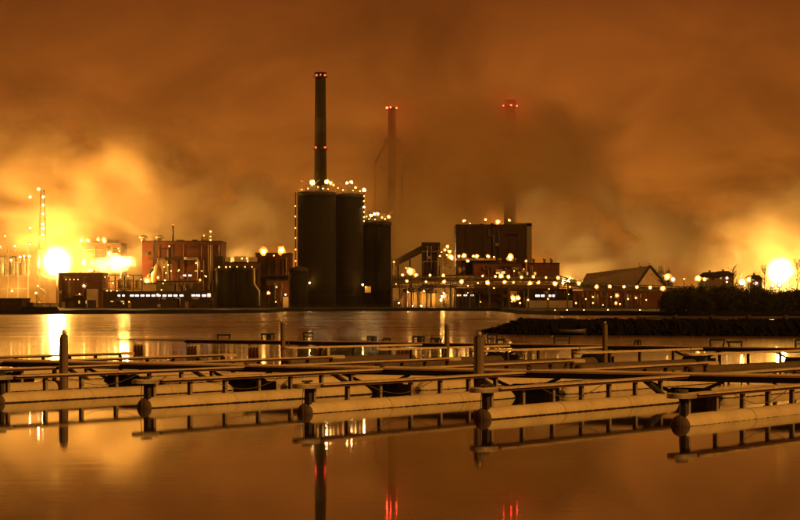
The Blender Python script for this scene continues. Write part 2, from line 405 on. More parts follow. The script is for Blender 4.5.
# thin plank end of the far walkway at the left
mb=MB(); d2=ST2.normalized(); a=C2+ST2*-5; e=C2+ST2*-6.05
mb.tube([(a.x,a.y,.9),(e.x,e.y,.9)],.045,4,smooth=False); mb.tube([(a.x,a.y,.80),(e.x,e.y,.82)],.03,4)
tag(mb.build('gangplank',M['black'],org=(e.x,e.y,.9)),'thin dark plank reaching left from the far walkway over pale barrels','plank')
U2=Vector((-d2.y,d2.x,0)); first=True
l2={-2:'far small finger dock reaching towards us left of the thick pile',-1:'far small finger dock reaching towards us right of the thick pile',0:'far small finger dock below the distant pile on the right',1:'far small finger dock reaching towards us above the nearest end plate',2:'far small finger dock second from the right edge',3:'far small finger dock at the right edge',-3:'far small finger dock reaching towards us in the left centre'}
farn=None
for k in (-2,-1,0,1,2,3):
    if farn is None:
        farn=thing('boom_dock','x','dock',(0,0,0))
        MB().box((0,-.16,.80),(12.5,.16,.90)).build('beam',M['deckwood'],farn)
        for x in (3,6,9.5): MB().box((x-.06,-.06,.0),(x+.06,.06,.798)).build('post',M['postdark'],farn)
        MB().lathe([(.05,0),(.28,.02),(.30,.1),(.30,11.6),(.1,12)],(0,0,.0),16,'X').build('float_pipe',M['cap'],farn)
        MB().lathe([(.33,.79),(.35,.83),(.35,.92),(.1,.93)],(0.05,0,0),16).build('end_plate',M['deckwood'],farn)
        MB().tube([(.1,0,.93),(.1,0,1.15),(.25,.02,1.22)],.03,5).build('hook',M['steel'],farn)
        o=farn
    else: o=copy_tree(farn)
    o.location=C2+ST2*(k*1.02+.15)-U2*13.2; o.rotation_euler.z=math.atan2(U2.y,U2.x); o['label']=l2[k]; o['group']='small finger docks of the far walkway'
# frames standing on the far walkway
def frame(px,wp,hp,style,label):
    D=None
    # find the point on the walkway under this column
    for i in range(400):
        q=C2+ST2*(-5.9+i*.03)+U2*.30
        if 400+q.x/q.y*FPX>=px: D=q.y; break
    z0=.95; W_=S(wp,D); H_=S(hp,D)
    r=thing('dock_frame',label,'frame',(q.x,q.y,z0),'low frames standing on the far walkway',local=True)
    t_=.07
    MB().box((-W_/2,-.22,H_-.11),(W_/2,.22,H_)).build('top_rail',M['black'],r)
    for s_ in (-1,1): MB().tube([(s_*W_*.40,-.15,0),(s_*W_*.44,-.15,H_-.07)],t_,4,smooth=False).build('leg',M['black'],r)
    if style>0: MB().box((-W_*.42,-.13,H_*.42),(W_*.42,-.09,H_*.52)).build('cross_rail',M['black'],r)
    if style>1: MB().box((-W_*.1,-.16,0),(W_*.25,-.06,H_-.08)).build('panel',M['black'],r)
    return r
for a in ((222,14,5.5,0,'low table-like frame, first from the left on the far walkway'),(267,14,7,2,'low frame below the bright reflections, left of the small distant pile'),
  (308,11,9,1,'two-tier frame right of the small distant pile'),(371,10,6,2,'boxy frame on the far walkway left of centre'),(385,8,4,0,'very small frame just right of the boxy one'),
  (418,13,6.5,2,'frame left of the distant pile in the centre'),(435,12,5,2,'low dark frame touching the distant centre pile'),(490,11,10,1,'two-tier frame just right of the thick pile'),(499,9,5,0,'lower frame attached right of the thick pile'),
  (560,18,9,1,'wide frame with slanted legs left of the right-hand pile'),(637,7,6,2,'narrow frame with a dark panel right of the right-hand pile'),(716,16,8,0,'wide open frame in the right part of the far walkway'),(733,15,6,0,'lower long frame beside the wide open one'),(797,12,9,1,'frame cut by the right edge of the picture')):
    frame(*a)
# piles
def pile(px,D,rad,top,label,ring=True):
    x=X(px,D); r=thing('mooring_pile',label,'pile',(x,D,0),'timber mooring piles of the marina',local=True)
    MB().lathe([(rad,-1),(rad,top*.5),(rad,top)],(0,0,0),10,smooth=False).build('pile_shaft',M['pilewood'],r)
    MB().lathe([(rad*.5,top+.003),(rad*.52,top+.15),(rad*.3,top+.19)],(0,0,0),12).build('pile_cap',M['galv'],r)
    if ring:
        mb=MB(); mb.tube([(rad*.8*math.cos(a*.449),rad*.3*math.sin(a*.449)-rad*.2,top+.10+.12*math.sin(a*.449)) for a in range(15)],.018,5); mb.build('ring',M['steel'],r)
        mb=MB().box((-rad*1.02,-rad*1.08,.55),(-rad*.72,rad*.2,top-.08)); mb.build('guide_rail',M['postdark'],r)
pile(64,87,.165,2.15,'single timber pile at the left against the bright water')
pile(479,78.5,.185,2.22,'thickest timber pile, in the centre of the docks')
pile(605,121,.14,2.20,'slim pile right of centre against the dark breakwater',False)
pile(447,125,.14,2.12,'slim distant pile just left of the thickest pile',False)
pile(283,136,.15,2.15,'slim distant pile in front of the bright lamp reflection',False)
# mooring buoys
b0=None
for px,py,sz in ((523,336.5,3.2),(620,337.5,3.4),(692,337.5,3),(747,338.5,3),(432,335.5,3.2)):
    D=7700/(py+1.2-HOR); s_=S(sz,D)/2
    lab={523:'small dark cone buoy right of the thick pile, before the breakwater tip',620:'small dark cone buoy just right of the slim right-hand pile',692:'small dark cone buoy off the breakwater, second from the right',747:'rightmost small dark cone buoy off the breakwater',432:'small dark cone buoy left of the slim centre pile'}[px]
    r=thing('mooring_buoy',lab,'buoy',(X(px,D),D,0),'small mooring buoys',local=True)
    MB().lathe([(s_*.6,-.2),(s_,0),(s_*.9,s_*.3),(s_*.35,s_*.9),(s_*.12,s_*1.4)],(0,0,0),12).build('buoy_body',M['redpaint'],r)
    MB().tube([(0,0,s_*1.4),(0,0,s_*2.1)],.03,5).build('buoy_mast',M['steel'],r)
# rowing boat pulled up at the breakwater
def rowboat(x,y,z,ln,rz,label):
    r=thing('rowing_boat',label,'boat',(x,y,z),rz=rz,local=True); mb=MB(); n=11; cs=[(-1,1),(-.85,.35),(-.4,0),(.4,0),(.85,.35),(1,1)]
    for i in range(n):
        t=i/(n-1)*2-1; wd=.62*(1-abs(t)**2.6)+.02; sh=.42+.14*t*t
        for a,b_ in cs: mb.v.append((t*ln/2*(1+.04*b_),a*wd,b_*sh))
    for i in range(n-1):
        for j in range(5): mb.face([i*6+j,(i+1)*6+j,(i+1)*6+j+1,i*6+j+1],0,True)
    h=mb.build('hull',M['hull'],r); md=h.modifiers.new('thick','SOLIDIFY'); md.thickness=.04
    for t in (-.45,.1,.55): MB().box((t*ln/2-.11,-.5,.27),(t*ln/2+.11,.5,.30)).build('thwart',M['deckwood'],r)
rowboat(X(572,226),226.5,.12,2.9,.12,'small pale rowing boat pulled up against the dark breakwater')

# ------------------------------------------------------------------ the mill on the far shore
G0=.95
def jag(mb,o0,p,n):
    """uneven halo rim imitating lamp flare: each spoke of the dish gets its own reach"""
    f=[random.uniform(.62,1.25) for i in range(n)]
    for q in range(o0,len(mb.v)):
        v=mb.v[q]; k=f[(q-o0)%n]; mb.v[q]=(p[0]+(v[0]-p[0])*k,v[1],p[2]+(v[2]-p[2])*k)
def LMP(parent, px, py, D, kind='sods', r=.45, bracket=True, name='lamp'):
    p=at(px,py,D); mb=MB(); r*=random.uniform(.62,.95)*(1.1 if r>.9 else 1); mb.ball(p,r*.60,0,8,5)
    o0=len(mb.v)
    if kind!='yard': mb.lathe([(r*.1,r*.62),(r*.8,r*.66),(r*1.5,r*.35),(r*1.5,r*.42),(r*.8,r*.74),(r*.1,r*.72)],(p.x,p.y,p.z),11,'Y',2,False,False)  # disc behind the bulb, added to imitate a glow round the lamp
    jag(mb,o0,p,11)
    if bracket: mb.tube([(p.x,p.y+r*.8,p.z-r*.3),(p.x,p.y+r*.8,p.z-r*.9-1.6)],.08,4,1)
    return mb.build(name,[M[kind],M['steel'],M['halo_dish']],parent)
def building(name,label,px0,px1,ytop,D,depth,m='darkclad',roof='roof',par=.5,cat='building',group=None,ybase=None,trim=True):
    x0,x1=X(px0,D),X(px1,D); z1=Z(ytop,D); z0=G0-.3 if ybase is None else Z(ybase,D)
    r=thing(name,label,cat,((x0+x1)/2,D+depth/2,z0),group)
    MB().box((x0,D,z0),(x1,D+depth,z1)).build('wall',M[m],r)
    mb=MB(); t_=.35
    mb.box((x0-.12,D-.12,z1+.003),(x1+.12,D+t_,z1+par)).box((x0-.12,D+depth-t_,z1+.003),(x1+.12,D+depth+.12,z1+par))
    mb.box((x0-.12,D+t_,z1+.003),(x0+t_,D+depth-t_,z1+par)).box((x1-t_,D+t_,z1+.003),(x1+.12,D+depth-t_,z1+par))
    mb.build('parapet',M[roof],r)
    return r
def window(r,px,py,wp,hp,D,m,mull=1):
    a=at(px,py,D); W_,H_=S(wp,D),S(hp,D)
    f=MB().box((a.x-W_/2-.1,D-.12,a.z-H_/2-.1),(a.x+W_/2+.1,D-.004,a.z-H_/2)).box((a.x-W_/2-.1,D-.12,a.z+H_/2),(a.x+W_/2+.1,D-.004,a.z+H_/2+.1))
    f.box((a.x-W_/2-.1,D-.12,a.z-H_/2),(a.x-W_/2,D-.004,a.z+H_/2)).box((a.x+W_/2,D-.12,a.z-H_/2),(a.x+W_/2+.1,D-.004,a.z+H_/2))
    for i in range(mull):
        x=a.x-W_/2+W_*(i+1)/(mull+1); f.box((x-.05,D-.11,a.z-H_/2),(x+.05,D-.06,a.z+H_/2))
    f=f.build('window',M['steel'],r)
    MB().box((a.x-W_/2,D-.05,a.z-H_/2),(a.x+W_/2,D-.01,a.z+H_/2)).build('pane',M[m],f)
def railing(x0,x1,y,z,h=1.1,step=2.0):
    mb=MB(); n=max(1,int(abs(x1-x0)/step))
    for i in range(n+1): x=x0+(x1-x0)*i/n; mb.box((x-.04,y-.04,z),(x+.04,y+.04,z+h))
    for hh in (h*.5,h): mb.box((x0,y-.035,z+hh),(x1,y+.035,z+hh+.07))
    return mb
def pipe(r,pts,rad,m='galv',name='pipe'): return MB().tube(pts,rad,8).build(name,M[m],r)

# far left quay
r=building('quay_shed','low dark shed on the quay at the left edge',-14,21.5,300,600,14,'darkclad')
for i in range(3): window(r,3+i*6,304,2.4,2,600,'glass')
r=thing('stacked_barges','dark moored barge hulls lying along the quay at the far left','barge',(X(45,602),602,0))
MB().prism([(X(22,597),.2),(X(24,597),2.0),(X(56,597),1.9),(X(60,597),.2)],594,599).build('hull',M['rock'],r)
MB().box((X(28,597),595,1.9),(X(33,597),598,3.1)).build('deckhouse',M['darkclad'],r)
MB().tube([at(37,306,597),at(36,291,597)],.09,5,r1=.04).build('mast',M['steel'],r)
MB().tube([at(37,297,597),at(43,303,597)],.06,5).build('derrick_boom',M['steel'],r)
# lattice tower with ladder lamps in the glow
D=886
r=thing('lattice_tower','tall lattice tower with a vertical chain of lamps in the left glow','tower',(X(43,D),D,G0),)
mb=MB(); zt=Z(190,D); cx=X(42.5,D)
for sx in (-1,1):
    for sy in (-1,1): mb.tube([(cx+sx*2.2,D+sy*2.2,G0),(cx+sx*.6,D+sy*.6,zt)],.09,4)
mb.build('corner_legs',M['steel'],r)
mb=MB(); nseg=16
for i in range(nseg):
    f0,f1=i/nseg,(i+1)/nseg; z0,z1=G0+(zt-G0)*f0,G0+(zt-G0)*f1; a0,a1=2.2-1.6*f0,2.2-1.6*f1; s_=1 if i%2 else -1
    mb.tube([(cx-s_*a0,D-a0,z0),(cx+s_*a1,D-a1,z1)],.05,4); mb.tube([(cx-a1,D-a1,z1),(cx+a1,D-a1,z1)],.05,4)
tag(mb.build('lattice',M['steel'],r),kind='stuff')
for px,py in ((38.5,189),(43,197),(43,205),(43,214),(43,224),(43,228.5),(43,235),(30,197)): LMP(r,px,py,D-4,'roofl',.55,False)
D=925
r=thing('process_frame','steel process frame carrying small lamps at the far left glow','frame',(X(14,D),D,G0))
for i,px in enumerate((-12,-2,8,18,28)): MB().box((X(px,D)-.25,D,G0),(X(px,D)+.25,D+.5,Z(246+i%2*6,D))).build('column',M['steel'],r)
for py in (262,275,288): MB().box((X(-12,D),D-.3,Z(py,D)-.3),(X(28,D),D+.9,Z(py,D))).build('floor_beam',M['steel'],r)
for px in (0,13,24): MB().lathe([(2.2,0),(2.4,.5),(2.4,7),(1.2,8)],(X(px,D),D+3.6,Z(275,D)),16).build('vessel',M['steel'],r)
for px,py in ((0,247),(5,236),(15,246),(30,228),(30,244),(11,260),(20,257),(24,256),(29,256),(12,291),(36,293)): LMP(r,px,py,D-36,'sod',.6)
# great floodlight on a mast
D=905
r=thing('floodlight_mast','tall mast with the brightest floodlight, glaring through steam on the left','lamp',(X(57,D),D,G0))
MB().tube([(X(57,D),D,G0),(X(57,D),D,Z(266,D))],.45,8,r1=.2).build('pole',M['steel'],r)
mb=MB(); c=at(57,262,D)
for i in range(6): a=i*math.pi/3; mb.ball((c.x+1.5*math.cos(a),c.y+.6*math.sin(a)-1.0,c.z+1.2*math.sin(a)),.85,0,10,6)
mb.ball((c.x,c.y-1.5,c.z),1.3,0,10,6)
mb.build('lamp_cluster',M['big'],r)
# squat brown building, L4
D=846
r=building('control_building','squat brown building in front of the brightest floodlight',58.5,102.5,274,D,16,'brick')
MB().lathe([(S(9,D),0),(S(9,D),S(31,D))],(X(68,D),D+2.5,G0-.2),24).build('round_bay',M['brick'],r)
for i in range(7): window(r,72+i*2.4,302,1.4,3,D-S(0,D),'winy' if i%3==0 else 'glass',0)
for i in range(4): LMP(r,66+i*4,279.5,D-7,'dim',.22,False)
MB().box((X(88,D),D-4,G0-.2),(X(98.5,D),D-.01,Z(289,D))).build('annex',M['pale'],r)
MB().box((X(89,D),D-4.06,G0),(X(97.5,D),D-4.01,Z(300,D))).build('annex_door',M['roof'],r)
MB().box((X(76,D),D-3,Z(295.6,D)),(X(83,D),D-.01,Z(294.2,D))).build('canopy',M['pale'],r)
LMP(r,84,285.5,D-7,'mh',.8); LMP(r,79.5,294,D-5,'sods',.35,False); LMP(r,108.5,275.5,D-3,'sods',.4)
# hazy tall building L5
D=915
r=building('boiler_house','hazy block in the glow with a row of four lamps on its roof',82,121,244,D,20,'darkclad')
for px,py,k_,rr in ((81,240,'sod',.75),(88,240.5,'sod',.7),(98,239.5,'sod',.75),(104,240.5,'sod',.85),(109,253.5,'sod',.9),(84,262,'sod',1.2)): LMP(r,px,py,D-4,k_,rr)
for i in range(5): MB().box((X(84,D),D-.6,Z(250+i*5,D)),(X(121,D),D-.01,Z(250+i*5,D)+.35)).build('wall_rail',M['steel'],r)
MB().box((X(106,D),D+4,Z(243.9,D)),(X(118,D),D+14,Z(239,D))).build('penthouse',M['clad'],r)
# pipe rack with two orange tanks
D=840
r=thing('tank_rack','pipe rack with two orange storage tanks above the long shed','tanks',(X(120,D),D+5,G0))
for px in (120,129,137.5):
    o=MB().lathe([(S(4.0,D)*.96,0),(S(4.0,D),.3),(S(4.0,D),S(10,D)),(S(3,D),S(11,D))],(X(px,D)+(.0),D+6,Z(290,D)),20).build('tank',M['tank'],r)
for px in (104,109,115,124.5,133.2,142): MB().box((X(px,D)-.18,D+.2,G0),(X(px,D)+.18,D+.6,Z(275,D))).build('column',M['steel'],r)
for py in (275,281,288.5): MB().box((X(103,D),D,Z(py,D)-.22),(X(143,D),D+.19,Z(py,D)+.1)).build('pipe_run',M['galv'],r)
for px,py in ((105,277),(113,283),(128,276),(141,279.5)): LMP(r,px,py,D-1,'sods',.35)
for px in (107,111,117): LMP(r,px,291,D-1,'dim',.35)
# long low shed with lit windows
D=818
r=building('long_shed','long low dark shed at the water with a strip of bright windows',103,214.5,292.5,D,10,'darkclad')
xs=[119,123.5,132,137,142.5,148,153.5,158.7,164.5,170,175.5,181.5,193.5,198,204,209]
for i,px in enumerate(xs): window(r,px,295.6,3.9 if i>1 else 2.6,1.9 if i<12 else 2.3,D,'winw',0)
for i in range(9): window(r,112+i*10.5,301.5,3,1.3,D,'winy' if i in (0,1) else 'glass',0)
LMP(r,157.5,294.6,D-2,'mh',.5,False); LMP(r,209,295,D-2,'mh',.75,False)
# main mill block
D=882
r=building('mill_building','large flat-roofed brick mill block with roof vents and a thin mast',142,221,242,D,26,'brick')
for px,s_ in ((143,4),(159,4)):
    cx=X(px,D); vp=MB().lathe([(S(2.2,D),0),(S(2.2,D),S(4.6,D))],(cx,D+2,Z(242,D)),14).build('vent_stack',M['galv'],r)
    MB().lathe([(S(4,D),Z(238,D)),(S(4.2,D),Z(237.2,D)),(S(3,D),Z(235.5,D)),(S(1,D),Z(235,D))],(cx,D+2,0),16).build('vent_hood',M['galv'],vp)
MB().tube([at(173,242,D+3),at(173,225,D+3)],.35,8).build('mast',M['steel'],r)
LMP(r,173,224.5,D,'red',.35,False)
MB().box((X(176,D),D+1,Z(242,D)),(X(183,D),D+7,Z(239.8,D))).build('roof_box',M['roof'],r)
MB().box((X(192,D),D+1,Z(242,D)),(X(196,D),D+7,Z(239.5,D))).build('roof_box',M['roof'],r)
MB().lathe([(1.3,0),(1.4,3.2),(.7,4)],(X(204,D),D+2,Z(242,D)),14).build('roof_tank',M['tank'],r)
MB().box((X(208.5,D),D+1,Z(242,D)),(X(212,D),D+3,Z(232,D))).build('stair_head',M['tank'],r)
for px,py in ((204,235.5),(210.5,231.5),(210.5,236.5),(210.5,240)): LMP(r,px,py,D-1,'sods',.42,False)
MB().box((X(150,D),D-3,Z(259.8,D)),(X(198,D),D-.01,Z(257.8,D))).build('gallery',M['roof'],r)
for i in range(7): MB().box((X(200+i*3,D),D-.25,Z(292,D)),(X(200+i*3,D)+.3,D-.01,Z(244,D))).build('pilaster',M['brick'],r)
for px in (184.5,190): window(r,px,275.5,3.2,1.8,D,'winw',1)
for px in (178,196,202): window(r,px,268+px%3*3,2.5,1.2,D,'winy',0)
for px,py in ((171,276),(206,276.5),(179,270)): LMP(r,px,py,D-2,'dim',.4,False)
LMP(r,166,262.5,D-5,'sods',.4); LMP(r,196,263,D-5,'sods',.35)
# bulging hopper tank and arched duct in front
D=866
r=thing('hopper_tank','bulging pale hopper tank with an arched duct before the mill block','tank',(X(158,D),D,G0))
MB().lathe([(S(3,D),Z(290,D)),(S(8.5,D),Z(281,D)),(S(8.8,D),Z(274,D)),(S(6.5,D),Z(266,D)),(S(4,D),Z(262,D)),(S(3.5,D),Z(259,D))],(X(158.5,D),D+4,0),20).build('tank_body',M['tank'],r)
pipe(r,[at(149,291,D),at(149,276,D),at(152,270,D),at(155,263,D),at(155,240,D)],.8,'concrete','duct')
pipe(r,[at(157,259,D-1),at(163,258.5,D-1),at(166,263,D-1),at(166,290,D-1)],.45,'galv','arched_pipe')
pipe(r,[at(184,258.5,D),at(197,258.5,D),at(198.5,262,D),at(198.5,292,D)],.55,'galv','long_pipe')
pipe(r,[at(168,291,D),at(168,268,D)],.35,'galv','riser'); pipe(r,[at(171,291,D),at(171,264,D)],.3,'galv','riser')
for px,py,rr in ((158,277.5,.55),(165,280.5,.45),(147,281,1.05)): LMP(r,px,py,D-3,'sod',rr,False)
for px,py in ((164,267),(168,265),(160,283),(171,271),(166,273)): LMP(r,px,py,D-3,'dim',.35,False)
D=852
r=building('low_workshop','low lit workshop between the shed and the mill block',157,197.5,282,D,9,'clad')
LMP(r,163,283.5,D-2,'sods',.3,False); 
MB().box((X(197.6,D),D+1,G0),(X(202.5,D),D+6,Z(281,D))).build('lit_annex',M['tank'],r)
LMP(r,200,280,D-2,'sods',.4,False); 
r=building('low_store','low tan store at the left foot of the mill block',139,156.5,284,D,9,'pale')
# stepped block right of the mill
D=858
r=building('stepped_block','dark stepped block between the mill and the two dark tanks',214.5,222.5,257.5,D,12,'darkclad')
D=872
r=building('flat_roof_block','dim flat-roofed block carrying three pale roof boxes',222.6,259,263,D,12,'brick')
for a,b_ in ((225,229.5),(234,245.5),(249,256.5)): MB().box((X(a,D),D+1,Z(263,D)),(X(b_,D),D+5,Z(257.2 if a!=234 else 256.2,D))).build('roof_box',M['pale'],r)
for px in (232,247,242): LMP(r,px,258.5,D-2,'dim',.5,False)
LMP(r,231,261.5,D-3,'sods',.3,False); LMP(r,247.5,261.5,D-3,'sods',.3,False)
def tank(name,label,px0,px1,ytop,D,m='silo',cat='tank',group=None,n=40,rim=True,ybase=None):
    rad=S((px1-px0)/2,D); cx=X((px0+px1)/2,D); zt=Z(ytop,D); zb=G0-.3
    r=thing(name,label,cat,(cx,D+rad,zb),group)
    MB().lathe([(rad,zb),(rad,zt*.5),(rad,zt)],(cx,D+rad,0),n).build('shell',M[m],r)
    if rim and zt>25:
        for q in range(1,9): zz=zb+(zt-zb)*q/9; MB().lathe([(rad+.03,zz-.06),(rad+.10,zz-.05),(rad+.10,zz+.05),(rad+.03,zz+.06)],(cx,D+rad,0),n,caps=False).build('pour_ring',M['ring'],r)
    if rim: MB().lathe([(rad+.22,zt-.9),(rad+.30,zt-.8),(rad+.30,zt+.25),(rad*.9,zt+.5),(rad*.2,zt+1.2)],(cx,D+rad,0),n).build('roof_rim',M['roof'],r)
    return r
r=tank('storage_tank','dark storage tank with a lit rim, left one of the low pair',215,233,268.5,842)
for px in (219,226): LMP(r,px,267,840,'dim',.35)
LMP(r,230,266.8,838,'sods',.3)
r2=tank('storage_tank','dark storage tank with a lit rim, right one of the low pair',233,257,267.8,838)
for px in (237,245,252): LMP(r2,px,266.8,836,'sods',.28)
pipe(r2,[at(254,268,836),at(254,284,836),at(259,291,836),at(259,306,836)],.5,'galv')
# block behind with two glaring lamps
D=905
r=building('lamp_block','brown block left of the silos with two glaring lamps on its roof',255.5,291,254,D,16,'brick')
LMP(r,263.5,251.5,D-5,'sod',1.25); LMP(r,281.5,250.2,D-5,'sod',1.9)
LMP(r,274,255.5,D-5,'dim',.5)
MB().box((X(255,D),D-5,Z(276.5,D)),(X(290,D),D-.01,Z(275,D))).build('ledge',M['pale'],r)
for px in (262,270,278): window(r,px,266,2.5,2.0,D,'glass',0)
D=856
r=building('pump_house','low dark pump house with one lamp on its corner left of the silos',250.5,266,294,D,8,'darkclad')
LMP(r,268.5,293,D-2,'sod',.7)
r=building('gate_house','small lit building with a glowing doorway beside the short tank',266.5,289,281,D+6,9,'brick')
MB().box((X(283,D+6),D+5,G0),(X(288.5,D+6),D+5.99,Z(297,D+6))).build('porch',M['pale'],r); LMP(r,285.5,294.5,D+1,'yard',.35,False)
for px in (270,276): window(r,px,287,2.6,2.2,D+6,'wino' if px==276 else 'glass',1)
r=tank('short_tank','short dark tank standing at the left foot of the tall silos',289.8,307,269,848)
pipe(r,[at(289.3,305,850),at(289.3,268,850)],.15,'steel','ladder_pipe')
# the four silos
def rooftop(r,cx,cy,rad,zt,seed,lamps,D):
    random.seed(seed); mb=MB()
    for i in range(26):
        a=2*math.pi*i/26; x,y=cx+rad*math.cos(a),cy+rad*math.sin(a); a2=2*math.pi*(i+1)/26; x2,y2=cx+rad*math.cos(a2),cy+rad*math.sin(a2)
        mb.tube([(x,y,zt+.25),(x,y,zt+1.5)],.06,4); mb.tube([(x,y,zt+1.5),(x2,y2,zt+1.5)],.06,4); mb.tube([(x,y,zt+.95),(x2,y2,zt+.95)],.045,4)
    tag(mb.build('guard_rail',M['galv'],r),kind='stuff')
    for i in range(7):
        a=random.uniform(0,6.28); q=random.uniform(.1,.65)*rad; w_=random.uniform(.6,1.5); h=random.uniform(1.2,3.0); x,y=cx+q*math.cos(a),cy+q*math.sin(a)
        MB().box((x-w_,y-w_,zt+.8),(x+w_,y+w_,zt+.8+h)).build('roof_unit',M[random.choice(['tank','galv','pale'])],r)
    for i in range(4):
        a=random.uniform(0,6.28); x=cx+rad*.6*math.cos(a); y=cy-rad*.5
        MB().tube([(x,y,zt+.5),(x,y,zt+random.uniform(3,5.0)),(x+random.choice([-2,2]),y+.5,zt+random.uniform(4,5.5))],.16,6).build('roof_pipe',M['galv'],r)
    for l in lamps: LMP(r,*l)
D=858
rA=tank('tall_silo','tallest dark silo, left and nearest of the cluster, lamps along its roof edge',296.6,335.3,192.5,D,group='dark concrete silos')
rad=S(19.35,D)
rooftop(rA,X(316,D),D+rad,rad*.97,Z(192.5,D),1,[(312.5,182.5,D+2,'roofl',.8),(326.5,181.5,D+2,'roofl',.85),(330.5,183,D+2,'sod',.8),(333.5,185,D+2,'sods',.6),(318,187,D,'sods',.42),(323,188.5,D,'sods',.4),(308,188.5,D,'dim',.5),(328,189,D-1,'sods',.35),(302,189.5,D-1,'dim',.35)],D)
for i,py in enumerate((206,216.5,228,238,249.5,261)): LMP(rA,295.2+.1*i,py,D+4,'dim',.34,False)
pipe(rA,[at(295.6,268,D+6),at(295.6,192,D+6)],.22,'steel','ladder')
LMP(rA,309.5,282.8,D-2.0,'yard',.6,False)
MB().tube([at(309.5,281,D-2),at(309.5,281,D+4)],.12,5).build('lamp_arm',M['steel'],rA)
D=868
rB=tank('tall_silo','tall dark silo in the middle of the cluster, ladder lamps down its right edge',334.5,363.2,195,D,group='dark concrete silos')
rad=S(14.35,D)
rooftop(rB,X(348.8,D),D+rad,rad*.97,Z(195,D),2,[(338,188,D,'sods',.4),(343,190,D,'sods',.4),(347,183,D,'roofl',.5),(351.5,182,D,'roofl',.5),(355.5,187.5,D,'sod',.7),(360,191,D,'sods',.5),(364,190,D,'roofl',.65),(353,190.5,D,'sods',.35)],D)
for py,k_ in ((196,'sods'),(201,'sods'),(207,'roofl'),(212,'sods'),(217,'dim'),(221,'dim')): LMP(rB,364,py,D+4,k_,.42,False)
pipe(rB,[at(363.8,225,D+6),at(363.8,192,D+6)],.22,'steel','ladder')
LMP(rB,362.8,284.8,D-2.5,'yard',.62,False)
MB().box((X(365,D),D-2,Z(292.5,D)),(X(371,D),D+1,Z(286.5,D))).build('wall_cabin',M['pale'],rB)
D=874
rC=tank('lower_silo','lower dark silo right of the middle silo, half hidden behind its neighbour',361,378.8,222.2,D,group='dark concrete silos')
rad=S(8.9,D)
rooftop(rC,X(370,D),D+rad,rad*.96,Z(222.2,D),4,[(366.5,216.5,D,'sods',.4),(371,215.5,D,'roofl',.62),(374.5,214,D,'roofl',.65),(378,213.8,D,'roofl',.55),(369,219,D,'sods',.3),(375,219.5,D,'sods',.3)],D)
D=868
rD=tank('lower_silo','rightmost lower dark silo at the end of the cluster',377.5,391,222.6,D,group='dark concrete silos')
rad=S(6.75,D)
rooftop(rD,X(384.3,D),D+rad,rad*.96,Z(222.6,D),5,[(382,217.5,D,'sods',.5),(388.7,216.8,D,'sod',.75),(385,219,D,'sods',.4)],D)
# chimneys
def chimney(px,ytop,w0,w1,D,label,beacons,pale=(.38,.62),yb=300,m='stack'):
    cx=X(px,D); zb=Z(yb,D); zt=Z(ytop,D); r0,r1=S(w0/2,D),S(w1/2,D)
    r=thing('chimney',label,'chimney',(cx,D,G0),'tall mill chimneys')
    zs=[G0,zt*.5,zt-1.2]; rr=lambda z: r0+(r1-r0)*(z-G0)/(zt-G0)
    MB().lathe([(rr(G0),G0),(rr(zt*.25),zt*.25),(rr(zt*.5),zt*.5),(rr(zt*.75),zt*.75),(rr(zt),zt)],(cx,D,0),28).build('shaft',M[m],r)
    for f in (.55,.78): MB().lathe([(rr(zt*f)+.05,zt*f-2.8),(rr(zt*f)+.05,zt*f+2.8)],(cx,D,0),28,caps=False).build('painted_band',M['stackpale'],r)
    MB().lathe([(r1+.05,zt-1.0),(r1+.32,zt-.7),(r1+.32,zt+.3),(r1*.8,zt+.31)],(cx,D,0),28).build('top_ring',M['stack'],r)
    for f in sorted(set(b_[1] for b_ in beacons)):
        z=Z(f,D)-.8; q=rr(min(z,zt)); MB().lathe([(q+.05,z-.2),(q+.9,z-.1),(q+.9,z),(q+.05,z)],(cx,D,0),20).build('platform',M['steel'],r)
    for bx,by in beacons: LMP(r,bx,by,D-r1-.2,'red' if D<1000 else 'redf',.42 if D<1000 else .55,False,'beacon')
    return r
chimney(320.4,73,14.6,10.4,915,'tallest sharp dark chimney behind the silos with two pairs of red beacons',[(316.6,75),(325,75),(315.8,147.3),(325,147.3),(320.5,74.5)])
r=chimney(392,108,9.0,7.6,1045,'hazy middle chimney with slanting braces, red beacons on top',[(387,107.6),(390.5,107.2),(396.6,107.8)])
D=1045
for a_,b_ in ((((388,139)),(375,163)),((396,139),(420,178))): MB().tube([at(*a_,D),at(*b_,D)],.5,6).build('brace',M['stack'],r)
MB().tube([at(420,178,D),at(420,307,D)],.6,6).build('brace_post',M['stack'],r); MB().tube([at(402,165,D),at(402,307,D)],.6,6).build('brace_post',M['stack'],r)
MB().tube([at(416,167,D),at(416,180,D)],.45,6).build('brace_post',M['stack'],r); MB().tube([at(375,163,D),at(375,307,D)],.14,6).build('brace_post',M['stack'],r)
MB().box((X(384,D),D-3,Z(140,D)),(X(400,D),D+3,Z(138.6,D))).build('ring_platform',M['stack'],r)
r=chimney(510,101,13,10.5,1035,'right chimney almost swallowed by fog above the dark boiler hall',[(503.5,105.5),(511,105),(517,105.8)])
MB().lathe([(1.6,Z(102,1035)),(1.6,Z(99.6,1035))],(X(511,1035),1035,0),14).build('flue_tip',M['stack'],r)

